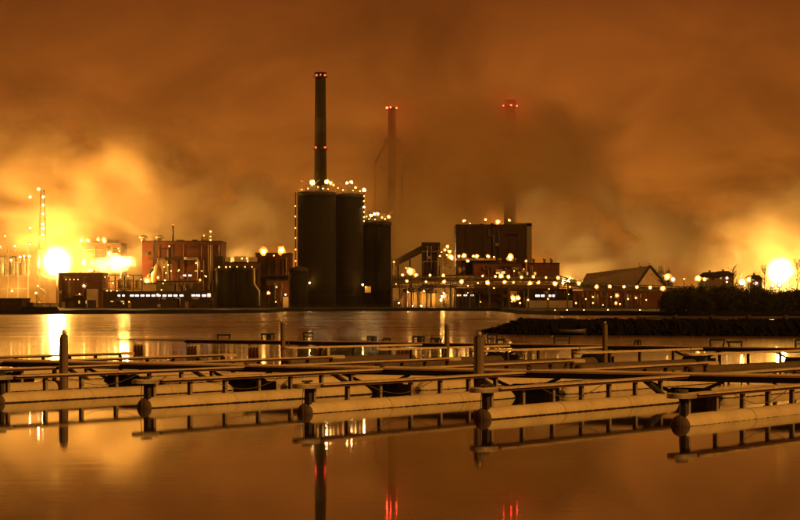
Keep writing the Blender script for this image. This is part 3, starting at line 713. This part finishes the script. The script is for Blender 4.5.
# right of the silos
D=900
r=thing('conveyor_gallery','hazy sloping conveyor gallery rising right of the silos','conveyor',(X(405,D),D,G0))
MB().prism([(X(392,D),Z(268,D)),(X(424,D),Z(252,D)),(X(424,D),Z(244,D)),(X(392,D),Z(261,D))],D,D+5).build('gallery',M['clad'],r)
for px,py in ((398,264),(410,258)): MB().box((X(px,D)-.3,D+1,G0),(X(px,D)+.3,D+1.6,Z(py+1,D))).build('trestle',M['steel'],r)
MB().box((X(393,D),D-4,G0),(X(395,D),D-2,Z(260,D))).build('lit_post',M['tank'],r)
LMP(r,394,262,D-6,'dim',.5,False); LMP(r,406,268,D-3,'dim',.3,False)
D=893
r=building('transfer_tower','hazy brown transfer tower at the top of the sloping conveyor',422,440,243.5,D,12,'darkclad')
for py in (252,262): MB().box((X(421.5,D),D-.5,Z(py,D)),(X(440.5,D),D-.01,Z(py,D)+.4)).build('floor_band',M['concrete'],r)
D=880
r=thing('lit_process_tower','open steel tower glowing with lamps left of the dark boiler hall','tower',(X(447,D),D,G0))
for px in (438,443,448,453):
    MB().box((X(px,D)-.2,D,G0),(X(px,D)+.2,D+.4,Z(250 if px>440 else 258,D))).build('column',M['galv'],r)
for py in (250,256,262,268): MB().box((X(438,D),D-.2,Z(py,D)-.2),(X(455,D),D+3,Z(py,D))).build('floor',M['galv'],r)
for px,py in ((446,264),(451,268),(441,266)): MB().lathe([(1.2,0),(1.5,.5),(1.5,5),(.8,6)],(X(px,D),D+2,Z(py,D)),12).build('vessel',M['tank'],r)
for px,py,k_,rr in ((447.5,246.5,'sod',.8),(445,250,'sods',.6),(449.5,251.5,'sod',.7),(447,255,'sods',.5),(451,257,'sod',.95),(452,258.5,'sod',.7),(440,256,'sods',.45),(441.5,252,'sods',.35)): LMP(r,px,py,D-2,k_,rr,False)
D=902
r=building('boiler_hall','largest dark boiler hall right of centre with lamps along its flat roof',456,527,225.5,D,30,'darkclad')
for px,py,rr in ((463.5,221,.5),(465,220.6,.4),(485.5,219.5,.55),(498,221.8,.95),(509.3,220.3,.65),(470,223.5,.25)): LMP(r,px,py,D-2,'sod',rr)
for px,wd,h in ((480,4,2),(491,3,2.5),(517,8,1.6)): MB().box((X(px,D),D+2,Z(225.5,D)),(X(px+wd,D),D+7,Z(225.5-h,D))).build('roof_box',M['roof'],r)
MB().box((X(527.05,D),D+8,G0),(X(533,D),D+24,Z(222.5,D))).build('stair_tower',M['clad'],r)
MB().box((X(516,D),D+8,Z(225.45,D)),(X(533,D),D+9,Z(222.3,D))).build('roof_bridge',M['clad'],r)
for i in range(9): MB().box((X(457+i*8.6,D),D-.2,G0),(X(457+i*8.6,D)+.35,D-.01,Z(227,D))).build('wall_rib',M['darkclad'],r)
MB().box((X(456,D),D-8,Z(260.6,D)),(X(495,D),D-.3,Z(258.4,D))).build('canopy',M['tank'],r)
for px,py,rr in ((459,256.2,.5),(464,255.7,.8),(473.5,256,.7),(477,256.2,.7),(488,256.3,.7),(494,257,.4),(467.8,261,.6)): LMP(r,px,py,D-9,'sod',rr,False)
LMP(r,510.3,257,D-6,'sod',1.15,False); LMP(r,510.3,259.5,D-6,'sod',.6,False)
pipe(r,[at(459,278,D-4),at(459,259,D-4)],1.1,'tank','duct'); pipe(r,[at(464,278,D-4),at(464,263,D-4)],.8,'tank','duct')
D=878
r=building('long_hall','long low reddish hall stretching in front of the dark boiler hall',474,559.5,264,D,18,'brick')
for px in (500,515,534,545,552): MB().lathe([(.5,0),(.5,1.7),(.8,1.8),(.8,2.2)],(X(px,D),D+3,Z(264,D)),10).build('roof_vent',M['galv'],r)
MB().box((X(525.5,D),D-1.2,Z(275,D)),(X(526.8,D),D-.01,Z(259,D))).build('lit_post',M['pale'],r)
LMP(r,526,261,D-3,'dim',.5,False)
for px in (498,503): window(r,px,272.5,4,2.5,D,'wino',1)
for px in (519,527,535): window(r,px,273.5,2.3,3,D,'winy',0)
r=building('side_hall','lit low building below the glowing steel tower',437,474,276,D-6,14,'tank'); 
for px in (447,455,463): window(r,px,283,3,2.5,D-6,'wino' if px==455 else 'glass',1)

# pipe bridge with the long row of lamps
D=838
r=thing('pipe_bridge','long steel pipe bridge with two rows of lamps running right from the silos','bridge',(X(540,D),D,G0))
PB=[(392,276,286),(560,276,287),(582,283,289),(690,287,292)]
def pbz(px):
    for (a,u0,l0),(b_,u1,l1) in zip(PB[:-1],PB[1:]):
        if px<=b_: f=(px-a)/(b_-a); return u0+(u1-u0)*f, l0+(l1-l0)*f
    return PB[-1][1:]
for i in range(3):
    a,b_=PB[i],PB[i+1]
    for j in (1,2):
        MB().tube([at(a[0],a[j],D),at(b_[0],b_[j],D)],.28,4,smooth=False).build('chord',M['steel'],r)
    for q,(rad,m_) in enumerate(((.34,'galv'),(.26,'rust'),(.42,'galv'),(.22,'tank'))):
        f=.2+.19*q; MB().tube([at(a[0],a[1]+(a[2]-a[1])*f,D+1.2+.3*q),at(b_[0],b_[1]+(b_[2]-b_[1])*f,D+1.2+.3*q)],rad,7).build('pipe',M[m_],r)
px=392; i=0
while px<688:
    u,l=pbz(px); MB().tube([at(px,l,D),at(px,u,D)],.13,4).build('web_post',M['steel'],r)
    u2,l2_=pbz(px+6.5); MB().tube([at(px,l,D),at(px+6.5,u2,D)] if i%2 else [at(px,u,D),at(px+6.5,l2_,D)],.10,4).build('web_brace',M['steel'],r)
    if i%3==0: MB().box((X(px,D)-.3,D-.1,G0),(X(px,D)+.3,D+.6,Z(l,D))).build('support_leg',M['steel'],r)
    px+=6.5; i+=1
for px,py,k_,rr in ((402.5,275,'sod',.7),(410.3,271.3,'sod',1.15),(416,275,'sod',.65),(430,275.2,'sod',.6),(443.3,275.5,'sod',.7),(482.7,276,'sod',.6),(495.5,276.5,'sod',.6),(501,276,'sod',.95),(508.5,276.8,'sod',.7),(521.5,277.3,'sod',.55),(533.6,276.8,'sod',.65),(546,277.5,'sods',.6),(558,277.8,'sod',.65),(570,278,'sod',.65),
  (407,281.2,'sod',.7),(426,281.8,'sods',.6),(444,281.8,'sod',.65),(461.6,281.8,'sod',.9),(478,283,'sods',.45),(487.5,282.5,'sod',.8),(504.5,282,'sod',.7),(513.5,282.5,'sods',.5),(530,283.3,'sod',.7),(538.5,282.6,'sod',.7),(555,283.5,'sod',.8),(563,283.3,'sod',.55),(579,283.3,'sod',.75),
  (596.5,286.6,'sod',.75),(610,286.6,'sod',.65),(624,286.8,'sod',.7),(637,287,'sod',.6),(650.3,287.5,'sod',.75),(663,288.3,'sod',.85),(396,284,'sods',.3),(468,286,'dim',.4),(494,288,'dim',.4),(549,289,'dim',.35)): LMP(r,px,py,D-1.5,k_,rr)
# glowing tanks and doorways under the bridge
D=850
for i,(a,b_,yt) in enumerate(((404,418,290),(418.5,426,289),(426.5,436,291))):
    tank('lit_tank',['wide glowing yellow tank under the pipe bridge right of the silos','narrow glowing tank right beside the wide yellow one','glowing tank nearest the bright ground lamp'][i],a,b_,yt,D+4,'tank',rim=True,n=20)
r=thing('yard_floodlights','low cluster of floodlights lighting the yellow tanks','lamps',(X(442,D),D-8,G0))
for px,py,rr in ((442.5,296.5,1.0),(441,300,.6),(444,293.5,.5),(412,306,.35),(399,303,.3),(421,306,.35),(431,306,.35),(408,292,.3),(424,291,.3)): LMP(r,px,py,D-7,'yard',rr)
building('glow_wall','pale wall glowing yellow behind the tanks under the pipe bridge',392,454,288,D+14,5,'pale',par=.2)
D=846
r=building('dark_workshop','long dark workshop under the bridge with a few bright windows',455,509,289.5,D,12,'darkclad')
for px in (459,465,471.5): window(r,px,295.3,4.2,1.6,D,'winw' if px!=459 else 'wino',0)
MB().box((X(453.5,D),D-3,G0),(X(455.5,D),D-1,Z(290,D))).build('lit_pillar',M['pale'],r)
r=building('loading_bay','pale recess with twin glaring lamps at the water edge under the bridge',510,524,291,D+8,6,'pale')
for px,py,rr in ((513,298.5,.95),(518,298,.95),(511.5,301.5,.5),(520,303,.35)): LMP(r,px,py,D+1,'sod',rr)
r=building('dark_office','dark office block with three white windows near the lit columns',524.5,572.5,290,D-4,12,'darkclad')
for px in (537.5,543,549,553.5): window(r,px,295.8,4.3 if px<553 else 2.4,2.2,D-4,'winw',0)
MB().box((X(525,D),D-8,G0),(X(571,D),D-4.1,Z(300.5,D))).build('plinth_wall',M['concrete'],r)
LMP(r,570,287,D-8,'dim',.5,False); LMP(r,528,300,D-12,'dim',.5); LMP(r,548,299,D-12,'dim',.4)
# row of lit columns
D=842
r=thing('column_row','row of orange lit vertical columns and pipes under the bridge on the right','columns',(X(607,D),D,G0))
random.seed(11)
px=574; i=0
while px<641:
    wd=random.uniform(1.0,2.6)
    MB().lathe([(S(wd/2,D),G0),(S(wd/2,D),Z(random.uniform(292,296),D))],(X(px+wd/2,D),D+2+random.uniform(0,3),0),10).build('column',M[random.choice(['rust','tank','rust','steel','pale'])],r)
    px+=wd+random.uniform(1.0,2.6); i+=1
for py in (294,299,304): MB().box((X(573,D),D+.4,Z(py,D)-.12),(X(641,D),D+.7,Z(py,D)+.12)).build('rail',M['steel'],r)
for px,py,rr in ((576,303,.5),(586,299,.4),(593,297,.45),(593,303,.5),(603,305,.35),(611,297,.4),(617,295.5,.7),(616,303,.55),(628,299,.4),(620,304,.4),(636,298,.5),(646,300,.4)): LMP(r,px,py,D-4,'sods',rr)
building('back_wall','orange lit wall behind the row of columns on the right',573,668,291.5,D+12,5,'brick',par=.2)
# gabled warehouse
D=868
r=thing('gabled_warehouse','wide warehouse with a long pitched roof and a gable end on the right','building',(X(620,D),D,G0))
A=at(583,281,D); B=at(637,285,D); Cc=at(650,266,D+14); Dd=at(587,273.5,D+14); E=at(664,286,D+30)
mb=MB(); mb.v=[tuple(A),tuple(B),tuple(Cc),tuple(Dd),(A.x,A.y,A.z-.6),(B.x,B.y,B.z-.6),(Cc.x,Cc.y,Cc.z-.6),(Dd.x,Dd.y,Dd.z-.6)]
for q in ((0,1,2,3),(7,6,5,4),(0,4,5,1),(1,5,6,2),(2,6,7,3),(3,7,4,0)): mb.face(list(q))
mb.build('roof_slope',M['clad'],r)
E2=(E.x,E.y,E.z); mb=MB(); mb.v=[(B.x,B.y+.1,G0),(E.x,E.y,G0),E2,(Cc.x,Cc.y,Cc.z-.7),(B.x,B.y+.1,B.z-.7)]; mb.face([0,1,2,3,4]); 
g_=mb.build('gable_wall',M['pale'],r); md=g_.modifiers.new('t','SOLIDIFY'); md.thickness=.3
MB().tube([tuple(Cc),(E.x+1,E.y,E.z)],.5,4).build('roof_edge',M['roof'],r); MB().tube([tuple(Cc),tuple(B)],.45,4).build('roof_edge',M['roof'],r)
MB().box((A.x,A.y+.2,G0),(B.x,A.y+.6,B.z-.6)).build('side_wall',M['clad'],r)
for i in range(10): f=i/9; MB().tube([tuple(A.lerp(B,f)+Vector((0,0,.1))),tuple(Dd.lerp(Cc,f)+Vector((0,0,.1)))],.12,4).build('roof_rib',M['clad'],r)
MB().tube([at(651,273,D-3),at(660,281,D-3)],.7,4).build('conveyor_leg',M['pale'],r)
D=862
r=thing('flood_pair','pair of glaring floodlights on a pole at the right end of the warehouse','lamp',(X(669,D),D,G0))
MB().tube([at(670,305,D),at(670,278,D)],.2,6).build('pole',M['steel'],r)
LMP(r,667.3,276.6,D,'sod',1.35,False); LMP(r,673,279.3,D,'mh',1.25,False); LMP(r,674.7,287,D,'sods',.4,False); LMP(r,684.5,279,D,'dim',.4,False)

# quay fence with tiny lights along the front
D=778
r=thing('quay_fence','low steel fence along the far quay below the mill','fence',(X(400,D),D,G0))
railing(X(290,D),X(505,D),D,G0-.05,1.2,3.2).build('railing',M['steel'],r)
D=612
r=thing('quay_fence','low steel fence on the near bank right of centre','fence',(X(600,D),D,G0))
railing(X(535,D),X(690,D),D,G0-.05,1.3,3).build('railing',M['steel'],r)
for i,(px,py) in enumerate(((503,313.5),(512,312.5),(555,310.8),(567,310.5),(608,310.2),(584,310.6),(640,310.5),(680,311))):
    D=600 if px>520 else 700
    r=thing('bollard_light',['bollard light nearest the tip of the breakwater','second bollard light from the breakwater tip','bollard light left of the office windows','bollard light below the white office windows','bollard light under the row of lit columns','bollard light between the office and the lit columns','bollard light below the gabled warehouse','rightmost bollard light beside the dark trees'][i],'light',(X(px,D),D,G0-.1),'small lights along the bank right of centre')
    MB().tube([(X(px,D),D,G0-.2),(X(px,D),D,Z(py,D))],.07,5).build('stem',M['steel'],r)
    MB().ball((X(px,D),D,Z(py,D)+.1),.16,0).build('bulb',M['dim'],r)

# ------------------------------------------------------------------ right bank: trees, houses, lamps
def crown_mesh(name,seed,n=4200,w_=1,h_=1):
    random.seed(seed); mb=MB(); cl=[]
    for i in range(20):
        a=random.uniform(0,6.28); q=random.uniform(0,.75); z=random.uniform(.15,.95)
        cl.append((q*math.cos(a)*(1.1-z*.45),q*math.sin(a)*(1.1-z*.45),z*.82,random.uniform(.2,.40)))
    for i in range(n):
        c=random.choice(cl); d=Vector((random.gauss(0,1),random.gauss(0,1),random.gauss(0,1))).normalized()*c[3]*random.uniform(.55,1.08)
        p=Vector((c[0],c[1],c[2]))+d; s=random.uniform(.018,.045)
        a=Vector((random.uniform(-1,1),random.uniform(-1,1),random.uniform(-1,1))).normalized()*s; b_=a.cross(Vector((random.uniform(-1,1),random.uniform(-1,1),1)).normalized())
        o=len(mb.v); mb.v+=[tuple(p-a-b_),tuple(p+a-b_),tuple(p+a*.3+b_*1.3)]; mb.face([o,o+1,o+2])
    return mb.mesh(name,M['leaf'])
def trunk_mesh(name,seed,bare=False):
    random.seed(seed); mb=MB(); mb.tube([(0,0,-.05),(.01,0,.3),(.0,.02,.6),(.02,0,.95 if bare else .8)],.012 if bare else .03,6,r1=.003)
    for i in range(34 if bare else 9):
        z=random.uniform(.25,.9); a=random.uniform(0,6.28); ln=random.uniform(.12,.32)*(1.25-z); q=(ln*math.cos(a),ln*math.sin(a),z+ln*1.1)
        mb.tube([(0,0,z),(q[0]*.6,q[1]*.6,z+ln*.5),q],.005 if bare else .014,4,r1=.002)
        if bare:
            for j in range(4):
                f=random.uniform(.4,1); b_=random.uniform(0,6.28); l2=ln*.45; s=(q[0]*f,q[1]*f,z+ln*1.0*f)
                mb.tube([s,(s[0]+l2*.5*math.cos(b_),s[1]+l2*.5*math.sin(b_),s[2]+l2*.9)],.0025,4,r1=.0012)
    return mb.mesh(name,M['bark'])
crowns=[crown_mesh('crown',s) for s in (21,22,23)]; trunks=[trunk_mesh('trunk',s) for s in (31,32)]; bares=[trunk_mesh('branches',s,True) for s in (41,42)]
def tree(px,ytop,D,wpx,label,i,group,name='tree'):
    h=Z(ytop,D)-G0; r=thing(name,label,'tree',(X(px,D),D,G0-.1),group)
    t_=bpy.data.objects.new('trunk',trunks[i%2]); c=bpy.data.objects.new('crown',crowns[i%3])
    for o in (t_,c): sc.collection.objects.link(o); o.parent=r
    t_.scale=(h*.8,h*.8,h*.9); c.scale=(S(wpx,D)/2,S(wpx,D)/2,h*.92); c.rotation_euler.z=i*1.3
random.seed(5)
TL=[(667,291,30),(673,287,30),(681,285,36),(690,284,38),(701,284,38),(712,283,40),(723,283.5,38),(734,283.5,40),(746,284.5,38),(757,285,40),(768,287,42),(779,289,42),(790,288,40),(800,287,42),(812,285,44)]
where=['left end of the dark tree belt, before the warehouse','second tree from the left end of the dark belt','tree below the flood pair at the left of the belt','tree left of the orange lamp pair','tree directly below the orange lamp pair','tree below the gap between lamp pair and houses','tree below the left house','tree below the bluish lamp','tree in the middle of the belt, under the right house','tree left of the two violet lamps','tree directly below the glaring right lamp','tree right of the glaring lamp','second tree from the right edge','tree at the right edge of the picture','tree cut off beyond the right edge']
for i,(px,yt,wp) in enumerate(TL): tree(px,yt,535+(i%3)*7,wp,'dark leafy '+where[i],i,'dark trees on the right bank')
for i in range(20):
    px=668+i*7.2; tree(px,random.uniform(288,293),523+random.uniform(0,5),32,'dark low bush in the hedge before the right tree belt, '+['leftmost','second from the left','third from the left','fourth from the left','fifth from the left','below the orange lamp pair','seventh from the left','below the left house','below the right house','below the bluish lamps','eleventh from the left','middle of the right half','below the single orange lamp','below the pinkish lamp','left of the violet lamps','below the violet lamps','below the glaring floodlight','third from the right edge','second from the right edge','at the right edge'][i],i,'dark bushes along the right bank','bush')
for i,(px,yt,D,lab) in enumerate(((733,264,560,'bare tree rising beside the bluish lamp between houses and glow'),(765,264,560,'tall bare tree just left of the glaring right lamp'),(789,264,565,'tall bare tree just right of the glaring right lamp'),(797,258,560,'tallest bare tree near the right edge'),(755,270,560,'small bare tree over the middle of the tree belt'))):
    h=Z(yt,D)-G0; r=thing('bare_tree',lab,'tree',(X(px,D),D,G0-.1),'bare trees in the right glow')
    o=bpy.data.objects.new('branches',bares[i%2]); sc.collection.objects.link(o); o.parent=r; o.scale=(h*.9,h*.9,h)
    o.rotation_euler.z=i*2.1
# rounded hazy tree behind the warehouse
for i,(px,yt,wp,D) in enumerate(((646,263.5,26,930),(660,262.5,24,935),(668,268,16,930))):
    tree(px,yt,D,wp,['hazy round tree behind the warehouse ridge, left one','hazy round tree behind the warehouse ridge, tallest one','hazy round tree right of the warehouse gable'][i],i+1,'hazy trees behind the warehouse')
def house(px0,px1,yt,ye,D,label,hip=True):
    x0,x1=X(px0,D),X(px1,D); ze=Z(ye,D); zt=Z(yt,D); r=thing('house',label,'house',((x0+x1)/2,D+4,G0),'hazy houses above the tree belt')
    MB().box((x0,D,G0-.2),(x1,D+9,ze)).build('wall',M['clad'],r)
    rf=MB().prism([(x0-.4,ze+.003),(x1+.4,ze+.003),((x0*.3+x1*.7),zt),((x0*.7+x1*.3),zt)],D-.4,D+9.4).build('roof',M['roof'],r)
    MB().box(((x0+x1)/2-.3,D+3,zt-.5),((x0+x1)/2+.2,D+3.6,zt+.5)).build('chimney',M['brick'],rf)
    for f in (.25,.6): window(r,px0+(px1-px0)*f,(ye+281)/2,2,1.8,D,'winy' if f<.5 else 'glass',1)
house(703,720,272,276.5,600,'hazy gabled house on the left above the tree belt')
house(716,734,271,275.5,612,'taller hazy house beside it, right above the tree belt')
house(750,762,275,279,600,'low house right of the bluish lamp above the tree belt')
for i,(px,py,k_,rr,lab) in enumerate(((698,278.3,'sod',1.45,'glaring orange street lamp above the trees, left one of the pair'),(704.5,279.3,'sod',.8,'smaller lamp of the orange pair above the trees'),(684,279,'sods',.4,'tiny lamp between the flood pair and the orange pair'),
   (727,278,'mh',.65,'bluish upper lamp below the houses'),(727,282,'mh',.5,'bluish lower lamp below the houses'),(748.7,279.5,'sod',1.25,'orange lamp right of the houses'),(756,283.3,'mh',1.1,'pinkish lamp right of the single orange one'),
   (763.3,287,'mh',.45,'tiny white lamp left of the violet pair'),(772.7,285.5,'mh',1.1,'left violet-white lamp under the glaring light'),(779.5,285.3,'mh',1.1,'right violet-white lamp under the glaring light'),(793,287,'sods',.7,'orange lamp near the right edge'))):
    D=575; sc_=D/860
    r=thing('street_lamp',lab,'lamp',(X(px,D),D,G0),'street lamps above the right tree belt')
    MB().tube([(X(px,D),D+.3,G0),(X(px,D),D+.3,Z(py,D)-.1)],.09,5).build('pole',M['steel'],r)
    q=rr*sc_*.8; c=at(px,py,D); mb=MB().ball(c,q*.6,0); o0=len(mb.v)
    mb.lathe([(q*.1,q*.62),(q*.8,q*.66),(q*1.35,q*.35),(q*1.35,q*.42),(q*.8,q*.74),(q*.1,q*.72)],tuple(c),11,'Y',1,False,False); jag(mb,o0,c,11)  # same added disc, imitating a halo round the street lamp
    mb.build('lamp_head',[M[k_],M['halo_dish']],r)
D=640
r=thing('floodlight_mast','mast with the glaring floodlight at the right edge behind bare trees','lamp',(X(780,D),D,G0))
MB().tube([(X(780,D),D+.5,G0),(X(780,D),D+.5,Z(275,D))],.35,8,r1=.15).build('pole',M['steel'],r)
mb=MB(); c=at(780,272,D)
for i in range(5): a=i*math.pi*.4; mb.ball((c.x+1.1*math.cos(a),c.y-1,c.z+.9*math.sin(a)),.45,0,10,6)
mb.build('lamp_cluster',M['big'],r)

# ------------------------------------------------------------------ air: haze and steam
def vol(name,col,dens,an=.0):
    m=bpy.data.materials.new(name); m.use_nodes=True; t=m.node_tree; t.nodes.clear()
    p=nd(t,'ShaderNodeVolumePrincipled'); p.inputs['Color'].default_value=(*col,1); p.inputs['Density'].default_value=dens; p.inputs['Anisotropy'].default_value=an
    o=nd(t,'ShaderNodeOutputMaterial'); t.links.new(p.outputs[0],o.inputs['Volume']); return m,t,p
m,t,p=vol('haze_air',(.92,.76,.55),.00002,.7)
h=MB().box((-2450,-190,-1.6),(2450,2990,125)).build('haze',m); tag(h,kind='stuff')
def steam(name,label,px,py,D,rx,ry,rz,dens,scale,thr,seed,tilt=0,stretch=(1,1,1),plateau=.1,low=.12,g=.6,col=(.97,.88,.72),warp=.9):
    """lumpy cloud of real volume: soft-edged ellipsoid times fractal noise"""
    c=at(px,py,D); a,b_,cc=S(rx,D),ry,S(rz,D)
    m,t,p=vol(name+'_air',col,0,g)
    oc=nd(t,'ShaderNodeTexCoord').outputs['Object']
    nv=mapping(t,oc,scale=(1/a,1/b_,1/cc)); ln=nd(t,'ShaderNodeVectorMath',operation='LENGTH'); t.links.new(nv,ln.inputs[0])
    fall=nd(t,'ShaderNodeMapRange'); fall.interpolation_type='SMOOTHSTEP'; wp=noisetex(t,mapping(t,oc,loc=(seed*2.3,seed,0),rot=(0,tilt,0)),2.2/max(a,cc),4,.6,.3); t.links.new(mth(t,'MULTIPLY_ADD',mth(t,'SUBTRACT',wp,.42),warp,ln.outputs['Value']),fall.inputs[0])
    fall.inputs[1].default_value=1; fall.inputs[2].default_value=plateau; fall.inputs[3].default_value=0; fall.inputs[4].default_value=1
    nz=noisetex(t,mapping(t,oc,loc=(seed*7.3,seed*3.1,seed*5.7),rot=(0,tilt,0),scale=stretch),scale,4,.55,.5)
    q=nd(t,'ShaderNodeMapRange'); t.links.new(nz,q.inputs[0]); q.inputs[1].default_value=thr; q.inputs[2].default_value=thr+.25; q.inputs[3].default_value=low; q.inputs[4].default_value=1
    dn=mth(t,'MULTIPLY',mth(t,'MULTIPLY',fall.outputs[0],q.outputs[0]),dens); t.links.new(dn,p.inputs['Density'])
    o=MB().box((c.x-a,c.y-b_,max(c.z-cc,G0+.4)),(c.x+a,c.y+b_,c.z+cc)).build(name,m,org=tuple(c))
    tag(o,label,kind='stuff'); o['category']='steam'
    return o
steam('steam_cloud','wide glowing steam cloud around the brightest floodlight on the left',60,205,942,210,48,140,.20,.030,.41,1,.7,(1,1,1.8),.2,.05,.6,(.99,.90,.76),1.5)
r=thing('plume_floodlights','floodlights buried in the bright steam plume over the left roofs','lamps',(X(118,870),870,G0))
MB().tube([at(121,300,872),at(121,265,872)],.2,6).build('pole',M['steel'],r)
mb=MB(); mb.ball(tuple(at(122,261.5,870)),1.1,0,10,6); mb.ball(tuple(at(115,263.5,870)),.8,0,10,6); mb.ball(tuple(at(127,260,870)),.7,0,10,6); mb.build('lamp_cluster',M['flood'],r)
steam('steam_plume','bright steam plume drifting right from the left roofs',115,264,866,27,7,11,.8,.12,.36,2,.35,(1,1,1.6),.3,.05,.5,(1,.96,.88),1.5)
steam('steam_cloud','drifting steam above the mill block on the left',215,222,945,150,34,76,.26,.036,.43,3,.7,(1,1,1.7),.2,.02,.75,(1,.95,.85),1.4)
steam('steam_cloud','fog bank swallowing the two hazy chimneys behind the silos',496,156,985,172,55,92,.20,.026,.34,4,.5,(1,1,1.4),.1,.35,.87,(1,.94,.80),1.0)
steam('steam_cloud','low fog hiding the foot of the middle chimney between silos and boiler hall',425,238,985,85,50,72,.26,.03,.36,12,.5,(1,1,1.4),.2,.3,.8,(1,.955,.84),.9)
steam('steam_cloud','rolling steam right of the dark boiler hall',620,238,955,150,36,80,.32,.036,.43,5,.8,(1,1,1.7),.2,.02,.7,(1,.95,.85),1.4)
steam('steam_cloud','glowing mist around the glaring floodlight at the right edge',785,262,658,130,30,92,.11,.05,.35,6,.3,(1,1,1.5),.15,.05,.6,(.99,.93,.82),1.2)
steam('steam_plume','small steam wisp over the glaring roof lamps left of the silos',275,246,908,28,8,16,.06,.12,.36,7,.3)
steam('steam_plume','ball of steam added round the brightest floodlight on the left to imitate its bloom',57,262,906,20,8,20,.07,.10,.30,8,0,(1,1,1),.1,.5,.5,(1,.97,.9),.5)  # thick steam ball added to give the floodlight its bloom
steam('steam_plume','mist ball added round the glaring floodlight at the right edge to imitate its bloom',780,271,638,17,6,17,.14,.14,.30,9,0,(1,1,1),.1,.5,.5,(1,.97,.9),.5)  # added likewise, for bloom round the right-hand floodlight
# yard floodlights standing behind the halls, the source of the glow over their roofs; first two added to brighten fog
for px,py,D,lab in ((492,229,938,'floodlight added behind the dark boiler hall to brighten the fog'),(428,256,935,'floodlight added behind the transfer tower to brighten the fog bank'),(566,281,940,'floodlight glowing behind the right end of the long hall'),(600,283,945,'floodlight glowing behind the warehouse roof'),(238,268,935,'floodlight glowing behind the flat roofed block'),(650,284,930,'floodlight glowing behind the warehouse ridge'),(160,256,925,'floodlight glowing behind the mill block roof'),(712,283,640,'floodlight glowing behind the houses'),(745,282,645,'floodlight glowing behind the low house')):
    r=thing('yard_floodlight',lab,'lamp',(X(px,D),D,G0),'floodlights standing behind the halls')
    MB().tube([(X(px,D),D+.3,G0),(X(px,D),D+.3,Z(py,D))],.2,6).build('pole',M['steel'],r)
    mb=MB(); c=at(px,py,D)
    for k in (-1,1): mb.ball((c.x+k*.9,c.y-.3,c.z),.7,0)
    mb.build('lamp_cluster',M['flood'],r)

# pipes, vents, doors and cable trays on the plain walls of the plant
def clutter(root,px0,px1,y0,y1,D,n,seed):
    random.seed(seed)
    for i in range(n):
        px=random.uniform(px0,px1); k=random.random(); py=random.uniform(y0,y1)
        if k<.4:
            m_=random.choice(['galv','rust','steel','concrete']); x2=px+random.uniform(-5,5); x2=min(max(x2,px0),px1)
            MB().tube([at(px,y1,D-.5),at(px,py,D-.5),at(x2,py-.1,D-.5),at(x2,y0,D-.5)],random.uniform(.10,.28),6).build('wall_pipe',M[m_],root)
        elif k<.65:
            a=at(px,py,D); w_=random.uniform(.5,1.3); MB().box((a.x-w_,D-.7,a.z-.5),(a.x+w_,D-.01,a.z+.6)).box((a.x-w_*.8,D-.76,a.z-.35),(a.x+w_*.8,D-.705,a.z+.45)).build('vent_box',M[random.choice(['galv','concrete','steel'])],root)
        elif k<.8:
            a=at(px,py,D); MB().box((a.x-2.5,D-1.1,a.z),(a.x+2.5,D-.01,a.z+.18)).tube([(a.x-2.4,D-1,a.z+1.1),(a.x+2.4,D-1,a.z+1.1)],.05,4).tube([(a.x-2.4,D-1,a.z),(a.x-2.4,D-1,a.z+1.1)],.05,4).tube([(a.x+2.4,D-1,a.z),(a.x+2.4,D-1,a.z+1.1)],.05,4).build('wall_platform',M['steel'],root)
        elif k<.9:
            a=at(px,y1,D); MB().box((a.x-.6,D-.08,G0),(a.x+.6,D-.01,G0+2.2)).build('door',M[random.choice(['rust','concrete','roof'])],root)
        else: LMP(root,px,py,D-1.2,random.choice(['dim','sods','dim']),.3,False)
byl={o['label']:o for o in sc.collection.objects if 'label' in o}
def find(t_): return next(o for l,o in byl.items() if t_ in l)
for t_,a in (('squat brown building',(60,86,277,298,839.5,9,1)),('hazy block in the glow',(83,120,247,272,915,14,2)),('large flat-roofed brick mill',(144,219,245,290,882,34,3)),('low lit workshop',(158,197,283,291,852,10,4)),
  ('dim flat-roofed block',(224,258,264,270,872,6,5)),('brown block left of the silos',(256,289,257,300,905,14,6)),('long low reddish hall',(476,558,266,280,878,22,7)),('long dark workshop',(456,508,291,306,846,14,8)),
  ('dark office block',(526,571,291,299,842,9,9)),('largest dark boiler hall',(458,526,229,256,902,4,10)),('lit low building below',(438,473,277,288,872,12,11)),('pale wall glowing',(393,453,289,306,864,12,12)),('orange lit wall behind',(574,667,293,306,880,16,13)),
  ('small lit building with',(267,282,283,304,862,7,14)),('long low dark shed at the water',(105,213,297.5,306,818,16,15)),('hazy brown transfer tower',(423,439,246,274,893,6,16))): clutter(find(t_),*a)
# tangle of scaffolds, racks and small tanks in the yard between the silos and the boiler hall
random.seed(44)
r=thing('yard_pipework','tangle of small tanks, stacks and racks crowding the yard under the pipe bridge','pipework',(X(480,856),856,G0))
for i in range(46):
    px=random.uniform(394,572); D=random.uniform(842,845); h=random.uniform(278,300)
    MB().tube([at(px,307,D),at(px,h,D),at(px+random.uniform(-4,4),h-.4,D)],random.uniform(.08,.22),5).build('riser',M[random.choice(['steel','galv','rust','steel'])],r)
